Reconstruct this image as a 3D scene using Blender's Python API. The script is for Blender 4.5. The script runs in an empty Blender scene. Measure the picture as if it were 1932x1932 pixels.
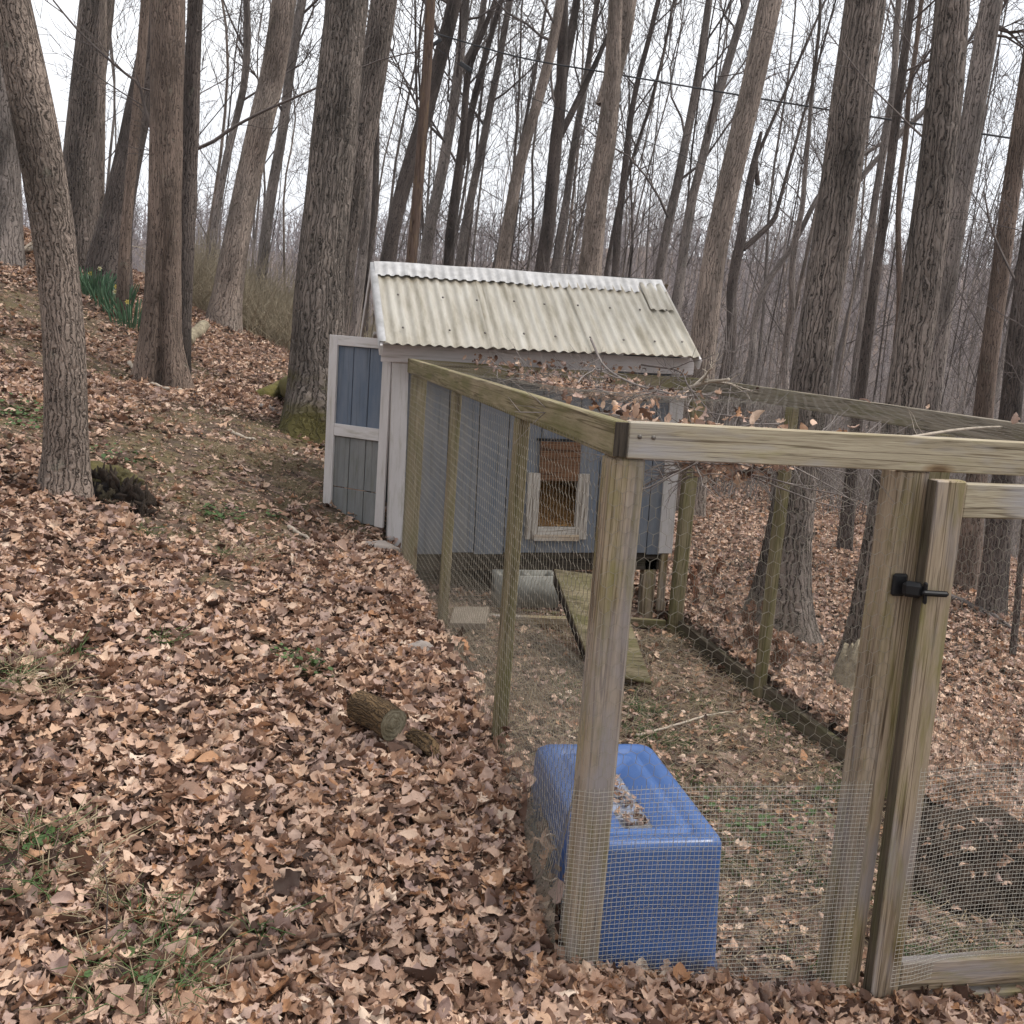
import bpy, bmesh, math, random
import numpy as np
from mathutils import Matrix, Vector, noise as mnoise

rng = np.random.default_rng(11)
random.seed(11)
scene = bpy.context.scene
COL = scene.collection

# ---------------------------------------------------------------- camera
F = 1940.0 / 1932.0                      # focal length in picture widths
CAM = np.array([-0.806, -2.387, 1.673])
PITCH, YAW, ROLL = 0.1691, 0.233, 0.0731


def cam_axes(p, y, r):
    cy, sy, cp, sp, cr, sr = math.cos(y), math.sin(y), math.cos(p), math.sin(p), math.cos(r), math.sin(r)
    fwd = np.array([sy * cp, cy * cp, -sp])
    right = np.array([cy, -sy, 0.0])
    up = np.cross(right, fwd)
    return np.array([cr * right + sr * up, -sr * right + cr * up, fwd])


CR = cam_axes(PITCH, YAW, ROLL)
cam_data = bpy.data.cameras.new('camera')
cam_data.sensor_width = 36.0
cam_data.lens = 36.0 * F
cam_data.clip_end = 2000.0
cam = bpy.data.objects.new('camera', cam_data)
COL.objects.link(cam)
cam.matrix_world = Matrix(((CR[0][0], CR[1][0], -CR[2][0], CAM[0]), (CR[0][1], CR[1][1], -CR[2][1], CAM[1]),
                           (CR[0][2], CR[1][2], -CR[2][2], CAM[2]), (0, 0, 0, 1)))
scene.camera = cam

# ---------------------------------------------------------------- overcast sky, weak wide sun
SUN_EL, SUN_AZ = math.radians(60), math.radians(84)      # azimuth clockwise from +Y
world = bpy.data.worlds.new('World')
scene.world = world
world.use_nodes = True
wn, wl = world.node_tree.nodes, world.node_tree.links
bg = wn['Background']
bg.inputs['Strength'].default_value = 0.1
sky = wn.new('ShaderNodeTexSky')
sky.sky_type = 'NISHITA'
sky.sun_disc = False
sky.sun_elevation = SUN_EL
sky.sun_rotation = SUN_AZ
sky.dust_density = 4.0
hs = wn.new('ShaderNodeHueSaturation')
hs.inputs['Saturation'].default_value = 0.25
mix = wn.new('ShaderNodeMix')
mix.data_type = 'RGBA'
mix.inputs[0].default_value = 0.82
wtc = wn.new('ShaderNodeTexCoord')
wno = wn.new('ShaderNodeTexNoise')
wno.inputs['Scale'].default_value = 2.2
wno.inputs['Detail'].default_value = 5
wmp = wn.new('ShaderNodeMapping')
wmp.inputs['Scale'].default_value = (1, 1, 3)
wcr = wn.new('ShaderNodeValToRGB')
wcr.color_ramp.elements[0].position = 0.35
wcr.color_ramp.elements[0].color = (5.1, 5.3, 5.65, 1)
wcr.color_ramp.elements[1].position = 0.65
wcr.color_ramp.elements[1].color = (6.5, 6.6, 6.75, 1)
wl.new(wtc.outputs['Generated'], wmp.inputs['Vector'])
wl.new(wmp.outputs[0], wno.inputs['Vector'])
wl.new(wno.outputs['Fac'], wcr.inputs['Fac'])
wl.new(sky.outputs[0], hs.inputs['Color'])
wl.new(hs.outputs[0], mix.inputs[6])
wl.new(wcr.outputs[0], mix.inputs[7])
wl.new(mix.outputs[2], bg.inputs['Color'])

sun_data = bpy.data.lights.new('sun', 'SUN')
sun_data.energy = 1.5
sun_data.angle = math.radians(12)
sun_data.color = (1.0, 0.95, 0.88)
sun = bpy.data.objects.new('sun', sun_data)
COL.objects.link(sun)
sdir = Vector((math.sin(SUN_AZ) * math.cos(SUN_EL), math.cos(SUN_AZ) * math.cos(SUN_EL), math.sin(SUN_EL)))
sun.rotation_euler = sdir.to_track_quat('Z', 'Y').to_euler()
scene.view_settings.view_transform = 'Standard'
scene.view_settings.look = 'None'
scene.view_settings.exposure = 1.15
scene.view_settings.gamma = 1.0
scene.cycles.max_bounces = 8
scene.cycles.volume_bounces = 1
HAZE = 0.0005
scene.cycles.transparent_max_bounces = 12

# ---------------------------------------------------------------- survey helpers (1932-pixel picture -> world)


def ray(u, v):
    return CR.T @ np.array([(u - 966) / 1932.0 / F, (966 - v) / 1932.0 / F, 1.0])


def atD(u, v, D):
    return CAM + ray(u, v) * D


def atY(u, v, Y):
    d = ray(u, v)
    return CAM + d * (Y - CAM[1]) / d[1]


def proj(P):
    v = (np.asarray(P, float) - CAM) @ CR.T
    z = v[..., 2]
    return np.stack([966 + F * 1932 * v[..., 0] / z, 966 - F * 1932 * v[..., 1] / z, z], -1)


# ---------------------------------------------------------------- terrain
CTRL = np.array([
    (-.8, -2.4, .08), (-3, -2.4, .5), (2, -2.4, -.2), (5, -2.4, -.7), (-1.33, -.16, .14), (-.42, -.2, .05), (0, 0, .0), (.8, -.1, -.13), (1.46, -.1, -.19), (3.0, 0, -.45),
    (-.06, .46, .13), (-.06, 1.13, .18), (-.06, 1.6, .22), (-.06, 2.2, .27), (-.05, 4.1, .26), (-.33, 1.1, .2), (-1.66, 1.56, .46), (-1.91, 3.52, .60), (-.44, 4.35, .43), (-.25, 4.4, .37),
    (-4, 0, .85), (-4, 4, 1.2), (-.48, 6.76, .74), (-1.8, 7.6, .98), (-3.93, 10.95, 2.15), (-1.54, 12.36, 1.56), (-1, 15.4, 1.5), (0, 20, 1.1), (-5, 20, 2.7), (-9, 16, 3.8), (-9, 5, 2.8),
    (1, 6, .1), (2, 9, .15), (2.6, 13, .1), (3.15, 4.64, -.47), (3.19, 3.59, -.48), (2.2, 2.5, -.20), (2.2, 1, -.22), (2.2, 4.2, -.20), (5.16, 7.3, -.39), (5.68, 6.13, -.45), (7.6, 14, -.43),
    (5, 2, -1.0), (9, 8, -1.0), (9, 0, -2.2), (12, 14, -1.8), (10, 20, -2.3), (5, 25, -1.8), (16, 26, -5), (0, 30, -1.0), (-8, 30, 1.5), (16, 4, -3.6)])


def _tps(r2):
    return 0.5 * r2 * np.log(r2 + 1e-9)


_d2 = ((CTRL[:, None, :2] - CTRL[None, :, :2]) ** 2).sum(-1)
_n = len(CTRL)
_A = np.zeros((_n + 3, _n + 3))
_A[:_n, :_n] = _tps(_d2) + np.eye(_n) * 0.02
_A[:_n, _n] = 1
_A[:_n, _n + 1:] = CTRL[:, :2]
_A[_n, :_n] = 1
_A[_n + 1:, :_n] = CTRL[:, :2].T
_W = np.linalg.solve(_A, np.concatenate([CTRL[:, 2], np.zeros(3)]))


def sstep(a, b, x):
    t = np.clip((x - a) / (b - a), 0, 1)
    return t * t * (3 - 2 * t)


def bumps(x, y):
    return (0.018 * np.sin(2.1 * x + 1.3 * y + .4) * np.sin(1.7 * y - .9 * x) + 0.010 * np.sin(5.3 * x - 2.2 * y) * np.sin(4.1 * y + 1.9 * x + 1)
            + 0.006 * np.sin(11 * x + 4 * y) * np.sin(9.3 * y - 5 * x))


def terrain(X, Y):
    X = np.asarray(X, float)
    Y = np.asarray(Y, float)
    sh = X.shape
    x, y = X.ravel(), Y.ravel()
    xc, yc = np.clip(x, -14, 22), np.clip(y, -4, 34)
    z = np.zeros_like(x)
    for i0 in range(0, len(x), 20000):
        s = slice(i0, i0 + 20000)
        r2 = (xc[s, None] - CTRL[None, :, 0]) ** 2 + (yc[s, None] - CTRL[None, :, 1]) ** 2
        z[s] = _tps(r2) @ _W[:_n] + _W[_n] + xc[s] * _W[_n + 1] + yc[s] * _W[_n + 2]
    # valley and far hillside
    sdist = x * math.sin(YAW) + y * math.cos(YAW)
    lat = x * math.cos(YAW) - y * math.sin(YAW)
    ang = lat / np.maximum(sdist, 5)
    ridge = np.interp(ang, [-.6, -.2, 0, .1, .16, .25, .4, .6], [13, 13, 15, 20, 17, 17.5, 19.5, 22])
    prof = np.interp(sdist, [0, 30, 60, 85, 200, 330], [-3, -3, -8, -8, 1, 1.4])
    far = np.where(sdist > 85, -8 + (ridge + 8) * np.clip((sdist - 85) / 115, 0, 1.15) ** 0.9, prof)
    k = sstep(20, 45, sdist) * sstep(8, 26, y)
    z = z * (1 - k) + far * k
    z = z + bumps(x, y) * (1 - k)
    # the levelled floor inside the run, cut into the bank on its left
    floor = -.02 - .14 * x + .006 * np.sin(7 * x + 3) * np.sin(6 * y)
    inside = sstep(.0, .10, x) * (1 - sstep(1.975, 2.01, x)) * sstep(-.06, .06, y) * (1 - sstep(5.0, 6.0, y))
    z = z * (1 - inside) + floor * inside
    return z.reshape(sh)


def gz(x, y):
    return float(terrain(np.array([x]), np.array([y]))[0])


def on_ground(u, v):
    d = ray(u, v)
    t = np.linspace(1.2, 60, 6000)
    P = CAM + d[None, :] * t[:, None]
    below = np.nonzero(P[:, 2] < terrain(P[:, 0], P[:, 1]))[0]
    i = below[0] if len(below) else 3000
    return P[i]


# ---------------------------------------------------------------- node material helper
MATS = {}


class NT:
    def __init__(self, name):
        self.m = bpy.data.materials.new(name)
        self.m.use_nodes = True
        self.t = self.m.node_tree
        self.b = self.t.nodes['Principled BSDF']
        self.out = self.t.nodes['Material Output']
        self.b.inputs['Specular IOR Level'].default_value = 0.25
        MATS[name] = self.m

    def n(self, typ, ins=None, **kw):
        nd = self.t.nodes.new('ShaderNode' + typ)
        for k, v in kw.items():
            setattr(nd, k, v)
        for k, v in (ins or {}).items():
            s = nd.inputs[k]
            if isinstance(v, bpy.types.NodeSocket):
                self.t.links.new(v, s)
            else:
                s.default_value = v
        return nd

    def coord(self, kind='Object', scale=(1, 1, 1), rand=0.0):
        tc = self.n('TexCoord').outputs[kind]
        if rand:
            oi = self.n('ObjectInfo').outputs['Random']
            mu = self.n('Math', {0: oi, 1: rand}, operation='MULTIPLY').outputs[0]
            tc = self.n('VectorMath', {0: tc, 1: mu}, operation='ADD').outputs[0]
        return self.n('Mapping', {'Vector': tc, 'Scale': scale}).outputs[0]

    def noise(self, vec, scale, detail=4, rough=.6, dist=0.0):
        return self.n('TexNoise', {'Vector': vec, 'Scale': scale, 'Detail': detail, 'Roughness': rough, 'Distortion': dist}).outputs['Fac']

    def ramp(self, fac, stops):
        r = self.n('ValToRGB', {'Fac': fac})
        e = r.color_ramp.elements
        while len(e) > 1:
            e.remove(e[-1])
        e[0].position = stops[0][0]
        e[0].color = col(stops[0][1])
        for p, c in stops[1:]:
            k = e.new(p)
            k.color = col(c)
        return r.outputs[0]

    def mixc(self, f, a, b, mode='MIX'):
        m = self.n('Mix', data_type='RGBA', blend_type=mode)
        for i, v in ((0, f), (6, a), (7, b)):
            s = m.inputs[i]
            if isinstance(v, bpy.types.NodeSocket):
                self.t.links.new(v, s)
            else:
                s.default_value = v if i == 0 else col(v)
        return m.outputs[2]

    def math(self, op, a, b=0.5):
        return self.n('Math', {0: a, 1: b}, operation=op).outputs[0]

    def base(self, c, rough=.85, metal=0):
        self.set('Base Color', c)
        self.set('Roughness', rough)
        self.set('Metallic', metal)

    def set(self, k, v):
        if isinstance(v, bpy.types.NodeSocket):
            self.t.links.new(v, self.b.inputs[k])
        else:
            self.b.inputs[k].default_value = col(v) if isinstance(v, tuple) else v

    def bump(self, h, dist=.01, strength=1.0):
        bn = self.n('Bump', {'Height': h, 'Distance': dist, 'Strength': strength})
        self.t.links.new(bn.outputs[0], self.b.inputs['Normal'])


def col(c):
    return tuple(c) if len(c) == 4 else (c[0], c[1], c[2], 1.0)


def lin(r, g, b):
    f = lambda x: (x / 255 / 12.92) if x < 10 else ((x / 255 + .055) / 1.055) ** 2.4
    return (f(r), f(g), f(b))


def wood(name, c_light, c_dark, moss, moss_amt, rough=.85, grey=None, bump=.004):
    k = NT(name)
    v = k.coord('Object', (1, 1, 1), 17.0)
    warp = k.n('Mapping', {'Vector': v, 'Scale': (.9, 6, 6)}).outputs[0]
    w1 = k.noise(warp, 1.6, 3, .5)
    g = k.n('Mapping', {'Vector': v, 'Scale': (1.6, 34, 34)}).outputs[0]
    grain = k.noise(g, 1.5, 7, .65, 1.6)
    wv = k.math('ADD', k.math('MULTIPLY', grain, .62), k.math('MULTIPLY', w1, .38))
    c = k.ramp(wv, [(.36, tuple(.8 * a for a in c_dark)), (.47, tuple(.5 * (a + b) for a, b in zip(c_dark, c_light))), (.58, c_light)])
    fine = k.noise(k.n('Mapping', {'Vector': v, 'Scale': (5, 130, 130)}).outputs[0], 1.0, 3, .7)
    lines = k.ramp(fine, [(.30, (.22, .19, .16)), (.44, (1, 1, 1))])
    c = k.mixc(.8, c, lines, 'MULTIPLY')
    ck = k.noise(k.n('Mapping', {'Vector': v, 'Scale': (.7, 30, 30), 'Location': (3, 1, 2)}).outputs[0], 1.0, 2, .5)
    ckl = k.ramp(k.math('ABSOLUTE', k.math('SUBTRACT', ck, .5)), [(.0, (.18, .15, .12)), (.010, (.35, .3, .26)), (.022, (1, 1, 1))])
    c = k.mixc(.75, c, ckl, 'MULTIPLY')
    kn = k.n('TexVoronoi', {'Vector': k.n('Mapping', {'Vector': v, 'Scale': (2.2, 6, 6)}).outputs[0], 'Scale': 1.0})
    kd = k.ramp(kn.outputs['Distance'], [(.0, (.22, .15, .1)), (.05, (.3, .2, .13)), (.075, (.62, .5, .4)), (.13, (1, 1, 1))])
    c = k.mixc(.9, c, kd, 'MULTIPLY')
    if grey:
        gm = k.ramp(k.noise(k.n('Mapping', {'Vector': v, 'Scale': (1.2, 5, 5)}).outputs[0], 1.4, 4), [(.5, (0, 0, 0)), (.66, (1, 1, 1))])
        c = k.mixc(gm, c, grey)
    mm = k.ramp(k.noise(k.n('Mapping', {'Vector': v, 'Scale': (1.5, 7, 7)}).outputs[0], 2.2, 5, .65), [(.62 - moss_amt * .45, (0, 0, 0)), (.80 - moss_amt * .3, (1, 1, 1))])
    c = k.mixc(k.math('MULTIPLY', k.n('RGBToBW', {0: mm}).outputs[0], .8), c, moss)
    k.base(c, rough)
    k.bump(k.math('ADD', fine, k.math('MULTIPLY', grain, .6)), bump, .55)
    return k.m


wood('wood_pale', (.44, .38, .27), (.235, .19, .125), (.27, .25, .10), .12, grey=(.36, .34, .33))
wood('wood_gate', (.39, .31, .22), (.20, .15, .10), (.20, .175, .06), .30, grey=(.29, .26, .25))
wood('wood_olive', (.285, .235, .15), (.14, .112, .065), (.12, .112, .04), .5)
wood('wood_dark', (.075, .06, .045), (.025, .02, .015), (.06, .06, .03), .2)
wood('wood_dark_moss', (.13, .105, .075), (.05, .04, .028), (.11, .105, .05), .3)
wood('wood_rail', (.26, .225, .175), (.13, .11, .08), (.12, .112, .05), .3)
wood('wood_offwhite', (.50, .46, .41), (.34, .30, .26), (.3, .28, .24), .1)
wood('wood_raw', (.50, .40, .29), (.34, .25, .17), (.3, .28, .2), .05, grey=(.42, .38, .34))
wood('wood_brown', (.19, .10, .055), (.11, .055, .03), (.15, .11, .07), .1)
wood('wood_pole', (.15, .102, .078), (.092, .058, .044), (.22, .15, .08), .25)


def paint(name, c1, c2, dirt, amt, rough=.55):
    k = NT(name)
    v = k.coord('Object', (1, 1, 1), 9.0)
    n1 = k.noise(k.n('Mapping', {'Vector': v, 'Scale': (1.5, 7, 7)}).outputs[0], 1.6, 6, .65)
    c = k.ramp(n1, [(.35, c1), (.65, c2)])
    n2 = k.noise(k.n('Mapping', {'Vector': v, 'Scale': (3, 20, 20)}).outputs[0], 1.5, 6, .7)
    d = k.ramp(n2, [(.60 - amt * .2, (0, 0, 0)), (.85 - amt * .2, (1, 1, 1))])
    c = k.mixc(k.math('MULTIPLY', k.n('RGBToBW', {0: d}).outputs[0], .75), c, dirt)
    st_ = k.ramp(k.noise(k.n('Mapping', {'Vector': v, 'Scale': (.9, 26, 26)}).outputs[0], 1.3, 5, .65), [(.56, (1, 1, 1)), (.72, (.55, .52, .47))])
    c = k.mixc(.8, c, st_, 'MULTIPLY')
    n3 = k.noise(k.n('Mapping', {'Vector': v, 'Scale': (6, 120, 120)}).outputs[0], 1, 4, .7)
    k.base(c, rough)
    k.bump(n3, .0025, .6)
    return k.m


paint('paint_blue', (.125, .147, .182), (.195, .205, .222), (.17, .165, .155), .55)
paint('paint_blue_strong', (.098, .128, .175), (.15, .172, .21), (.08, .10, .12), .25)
paint('paint_grey_worn', (.16, .165, .165), (.22, .22, .215), (.11, .11, .075), .5, .8)
paint('paint_white', (.50, .47, .455), (.57, .54, .53), (.30, .28, .21), .4)
paint('paint_fascia', (.50, .455, .44), (.56, .51, .50), (.3, .27, .24), .2)


def simple(name, c1, c2, scale=6.0, rough=.8, bumpd=.004, metal=0.0, rand=5.0, spec=.25):
    k = NT(name)
    v = k.coord('Object', (1, 1, 1), rand)
    n1 = k.noise(v, scale, 6, .65)
    k.base(k.ramp(n1, [(.35, c1), (.65, c2)]), rough, metal)
    k.set('Specular IOR Level', spec)
    if bumpd:
        k.bump(k.noise(v, scale * 5, 4, .6), bumpd, .6)
    return k.m


simple('stump_wood', (.16, .13, .09), (.36, .31, .22), 18, .95, .012)
simple('concrete', (.16, .155, .135), (.25, .245, .22), 9, .95, .004)
simple('latch_black', (.006, .006, .007), (.012, .012, .013), 20, .5, .0005, 0, 5, .3)
simple('screw_steel', (.10, .09, .08), (.2, .18, .16), 30, .5, 0, .6)
simple('cable', (.03, .032, .035), (.06, .062, .066), 3, .5, 0)
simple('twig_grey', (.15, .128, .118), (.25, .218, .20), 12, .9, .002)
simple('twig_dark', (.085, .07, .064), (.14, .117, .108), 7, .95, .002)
simple('twig_brown', (.085, .055, .04), (.19, .135, .105), 60, .95, .004)
simple('twig_pale', (.34, .28, .22), (.45, .39, .32), 10, .9, .002)
simple('earth_dark', (.012, .008, .006), (.075, .05, .035), 20, 1.0, .03)
simple('hole_shade', (.004, .003, .003), (.012, .009, .008), 20, 1.0, .012)  # near-black painted shade for the inside of the stump hole
simple('rotten_bark', (.03, .024, .016), (.10, .082, .052), 26, 1.0, .012)
simple('rotten_wood', (.014, .010, .008), (.05, .036, .026), 20, 1.0, .012)
simple('straw', (.23, .175, .11), (.38, .31, .21), 3, .9, 0)
simple('straw_bed', (.30, .14, .045), (.55, .33, .14), 30, .9, .02)
simple('dry_grass', (.22, .175, .105), (.34, .28, .18), 2, .95, 0)
simple('brush_tan', (.24, .20, .14), (.36, .305, .22), 1, .95, 0)
simple('green_leaf', (.035, .07, .02), (.085, .135, .045), 8, .6, 0)
simple('daffodil_leaf', (.05, .105, .06), (.10, .18, .10), 5, .55, 0)
simple('petal_yellow', (.62, .48, .10), (.68, .58, .2), 5, .6, 0)
simple('petal_pale', (.70, .66, .42), (.74, .72, .55), 5, .6, 0)
simple('moss', (.07, .062, .018), (.14, .12, .038), 12, 1.0, .01)
simple('seedling_leaf', (.10, .045, .028), (.22, .10, .055), 30, .8, .002)
simple('moss_brown', (.06, .05, .025), (.14, .12, .05), 14, 1.0, .015)
simple('slab_tan', (.20, .165, .125), (.30, .25, .20), 9, .95, .006)
simple('stone', (.22, .19, .17), (.33, .285, .26), 7, .95, .006)
simple('ground_far', (.12, .088, .07), (.20, .155, .13), .25, 1, 0)

k = NT('wire')
k.base((.50, .47, .41), .5, .35)
k = NT('wire_hex')
k.base((.27, .24, .19), .55, .4)
k.set('Specular IOR Level', .5)
k = NT('wire_dark')
k.base((.20, .18, .15), .6, .3)

# plastic tote
k = NT('plastic_blue')
v = k.coord('Object')
n1 = k.noise(v, 5, 5, .6)
c = k.ramp(n1, [(.3, (.042, .098, .265)), (.7, (.058, .128, .325))])
sc = k.ramp(k.noise(k.n('Mapping', {'Vector': v, 'Scale': (40, 6, 6)}).outputs[0], 4, 6, .75), [(.62, (0, 0, 0)), (.75, (1, 1, 1))])
c = k.mixc(k.math('MULTIPLY', k.n('RGBToBW', {0: sc}).outputs[0], .25), c, (.35, .42, .62))
zz = k.n('SeparateXYZ', {0: v}).outputs[2]
mud = k.ramp(k.math('ADD', k.math('MULTIPLY', zz, -5.0), k.math('MULTIPLY', k.noise(v, 16, 7, .75), 1.6)), [(.45, (0, 0, 0)), (.8, (1, 1, 1))])
c = k.mixc(k.math('MULTIPLY', k.n('RGBToBW', {0: mud}).outputs[0], .7), c, (.10, .075, .055))
k.base(c, .30)
k.set('Specular IOR Level', .5)
k.bump(k.noise(v, 90, 3), .0006, .5)
k = NT('plastic_silted')
v = k.coord('Object')
k.base(k.ramp(k.noise(v, 14, 6, .7), [(.3, (.10, .09, .085)), (.48, (.20, .22, .28)), (.66, (.27, .31, .42)), (.8, (.13, .10, .08))]), .45)

# roof sheeting
k = NT('roof_sheet')
v = k.coord('Object', (1, 1, 1), 3.0)
n1 = k.noise(k.n('Mapping', {'Vector': v, 'Scale': (7, 1.1, 1)}).outputs[0], 2.2, 6, .65)
c = k.ramp(n1, [(.30, (.36, .32, .245)), (.48, (.53, .49, .415)), (.70, (.65, .62, .555))])
st = k.ramp(k.noise(v, 9, 6, .72), [(.60, (0, 0, 0)), (.74, (1, 1, 1))])
c = k.mixc(k.math('MULTIPLY', k.n('RGBToBW', {0: st}).outputs[0], .4), c, (.34, .305, .23))
sx = k.n('SeparateXYZ', {0: k.n('TexCoord').outputs['Object']})
grime = k.noise(k.n('Mapping', {'Vector': v, 'Scale': (12, 2.5, 1)}).outputs[0], 2.0, 6, .7)
ex = k.math('ADD', k.math('MULTIPLY', sx.outputs[0], -14.0), k.math('MULTIPLY', grime, 1.2))
ey = k.math('ADD', k.math('MULTIPLY', k.math('SUBTRACT', sx.outputs[1], .79), 9.0), k.math('MULTIPLY', grime, 1.3))
gm = k.ramp(k.math('MAXIMUM', ex, ey), [(.35, (0, 0, 0)), (.85, (1, 1, 1))])
c = k.mixc(k.math('MULTIPLY', k.n('RGBToBW', {0: gm}).outputs[0], .6), c, (.22, .17, .10))
k.base(c, .5)
k.bump(k.noise(v, 60, 3), .001, .4)
tr = k.n('BsdfTranslucent', {'Color': c})
mx = k.n('MixShader', {0: .34, 1: k.b.outputs[0], 2: tr.outputs[0]})
k.t.links.new(mx.outputs[0], k.out.inputs[0])
simple('ridge_white', (.34, .33, .32), (.52, .51, .505), 9, .45, .001)

# bark
def bark(name, ridge, mid, crack, us, vs, moss=None, bumpd=.02, rough=.95, plates=0.5):
    k = NT(name)
    uv = k.n('TexCoord').outputs['UV']
    oi = k.n('ObjectInfo').outputs['Random']
    uv0 = uv
    uv = k.n('VectorMath', {0: uv, 1: k.math('MULTIPLY', oi, 31.0)}, operation='ADD').outputs[0]
    wob = k.n('TexNoise', {'Vector': uv, 'Scale': 11.0, 'Detail': 5.0, 'Roughness': .65})
    off = k.n('VectorMath', {0: wob.outputs['Color'], 1: (.5, .5, .5)}, operation='SUBTRACT').outputs[0]
    off = k.n('VectorMath', {0: off, 'Scale': .075}, operation='SCALE').outputs[0]
    p = k.n('VectorMath', {0: uv, 1: off}, operation='ADD').outputs[0]
    # interlacing ridges: a wavy comb around the trunk, broken by short plate cracks
    q = k.n('Mapping', {'Vector': p, 'Scale': (us, vs, 1)}).outputs[0]
    su = k.n('SeparateXYZ', {0: q}).outputs[0]
    n1 = k.noise(k.n('Mapping', {'Vector': uv, 'Scale': (us * .34, vs * .34, 1)}).outputs[0], 1.0, 2, .5)
    n2 = k.noise(k.n('Mapping', {'Vector': uv, 'Scale': (us * .9, vs * 1.0, 1), 'Location': (7, 3, 0)}).outputs[0], 1.0, 3, .6)
    ph = k.math('ADD', k.math('ADD', k.math('MULTIPLY', su, .62), k.math('MULTIPLY', n1, 3.4)), k.math('MULTIPLY', n2, 1.5))
    fis = k.math('MULTIPLY', k.math('ABSOLUTE', k.math('SINE', k.math('MULTIPLY', ph, math.pi))), 1.25)
    vo = k.n('TexVoronoi', {'Vector': q, 'Scale': .5, 'Randomness': 1.0}, feature='DISTANCE_TO_EDGE', voronoi_dimensions='2D').outputs['Distance']
    pl = k.math('ADD', k.math('MULTIPLY', vo, 4.0), 1.0 - plates)
    hgt = k.math('MINIMUM', k.math('MINIMUM', fis, pl), 1.0)
    fib = k.noise(k.n('Mapping', {'Vector': p, 'Scale': (us * 3, vs * 2, 1)}).outputs[0], 1.3, 6, .72)
    big = k.noise(k.n('Mapping', {'Vector': uv, 'Scale': (2.6, .8, 1)}).outputs[0], 1.2, 6, .65)
    c = k.ramp(fib, [(.3, mid), (.68, ridge)])
    c = k.mixc(.85, c, k.ramp(big, [(.32, (.24, .23, .215)), (.47, (.78, .77, .76)), (.62, (1.3, 1.27, 1.25))]), 'MULTIPLY')
    edge = k.ramp(k.math('ADD', hgt, k.math('MULTIPLY', k.math('SUBTRACT', fib, .5), .5)), [(.12, (1, 1, 1)), (.55, (0, 0, 0))])
    c = k.mixc(k.math('MULTIPLY', k.n('RGBToBW', {0: edge}).outputs[0], .93), c, crack)
    lich = k.ramp(k.noise(uv, 6, 7, .75), [(.62, (0, 0, 0)), (.70, (1, 1, 1))])
    c = k.mixc(k.math('MULTIPLY', k.n('RGBToBW', {0: lich}).outputs[0], .5), c, (.25, .245, .19))
    if moss:
        z = k.n('SeparateXYZ', {0: uv0}).outputs[1]
        mz = k.math('ADD', k.math('MULTIPLY', k.noise(uv, 5, 5), 1.4), k.math('MULTIPLY', z, -.62))
        c = k.mixc(k.n('RGBToBW', {0: k.ramp(mz, [(.34, (0, 0, 0)), (.66, (1, 1, 1))])}).outputs[0], c, moss)
    k.base(c, rough)
    k.bump(k.math('ADD', hgt, k.math('MULTIPLY', fib, .35)), bumpd, 1.0)
    return k.m


bark('bark_plated', (0.357, 0.290, 0.241), (0.234, 0.184, 0.154), (0.036, 0.026, 0.021), 66, 17, None, .02, .95, .55)
bark('bark_ridged', (0.284, 0.239, 0.208), (0.167, 0.137, 0.120), (0.025, 0.020, 0.017), 46, 8, None, .024, .95, .6)
bark('bark_mossy_foot', (0.267, 0.227, 0.197), (0.153, 0.126, 0.110), (0.024, 0.020, 0.016), 46, 9, (.095, .082, .028), .024, .95, .7)
bark('bark_log', (.25, .165, .085), (.13, .08, .042), (.03, .02, .013), 80, 22, None, .014, .95, .8)
bark('bark_brown', (0.261, 0.199, 0.162), (0.162, 0.121, 0.098), (0.048, 0.034, 0.028), 64, 9, None, .010)
bark('bark_pale', (0.365, 0.304, 0.258), (0.244, 0.197, 0.168), (0.081, 0.062, 0.052), 48, 11, None, .012)
bark('bark_grey', (0.320, 0.279, 0.253), (0.200, 0.171, 0.154), (0.067, 0.055, 0.049), 46, 10, None, .012)
bark('bark_dark', (0.176, 0.146, 0.130), (0.098, 0.079, 0.070), (0.027, 0.021, 0.020), 56, 12, None, .012)

# fallen leaves
k = NT('leaf_litter')
oi = k.n('ObjectInfo').outputs['Random']
c = k.ramp(oi, [(0, (0.045, 0.026, 0.019)), (.10, (0.100, 0.057, 0.040)), (.17, (0.170, 0.096, 0.066)), (.24, (0.270, 0.152, 0.095)), (.36, (0.430, 0.279, 0.199)), (.50, (0.600, 0.426, 0.321)), (.63, (0.460, 0.328, 0.270)),
                (.74, (0.330, 0.230, 0.199)), (.84, (0.680, 0.500, 0.369)), (.925, (0.380, 0.196, 0.099)), (1.0, (0.740, 0.608, 0.492))])
v = k.coord('Object', (1, 1, 1), 40.0)
c = k.mixc(.55, c, k.ramp(k.noise(v, 38, 5, .7), [(.3, (.68, .63, .60)), (.62, (1.18, 1.15, 1.13))]), 'MULTIPLY')
k.base(c, .62)
k.set('Specular IOR Level', .3)
k.bump(k.noise(v, 70, 3), .002, .5)
tr = k.n('BsdfTranslucent', {'Color': c})
mx = k.n('MixShader', {0: .16, 1: k.b.outputs[0], 2: tr.outputs[0]})
k.t.links.new(mx.outputs[0], k.out.inputs[0])

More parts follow.
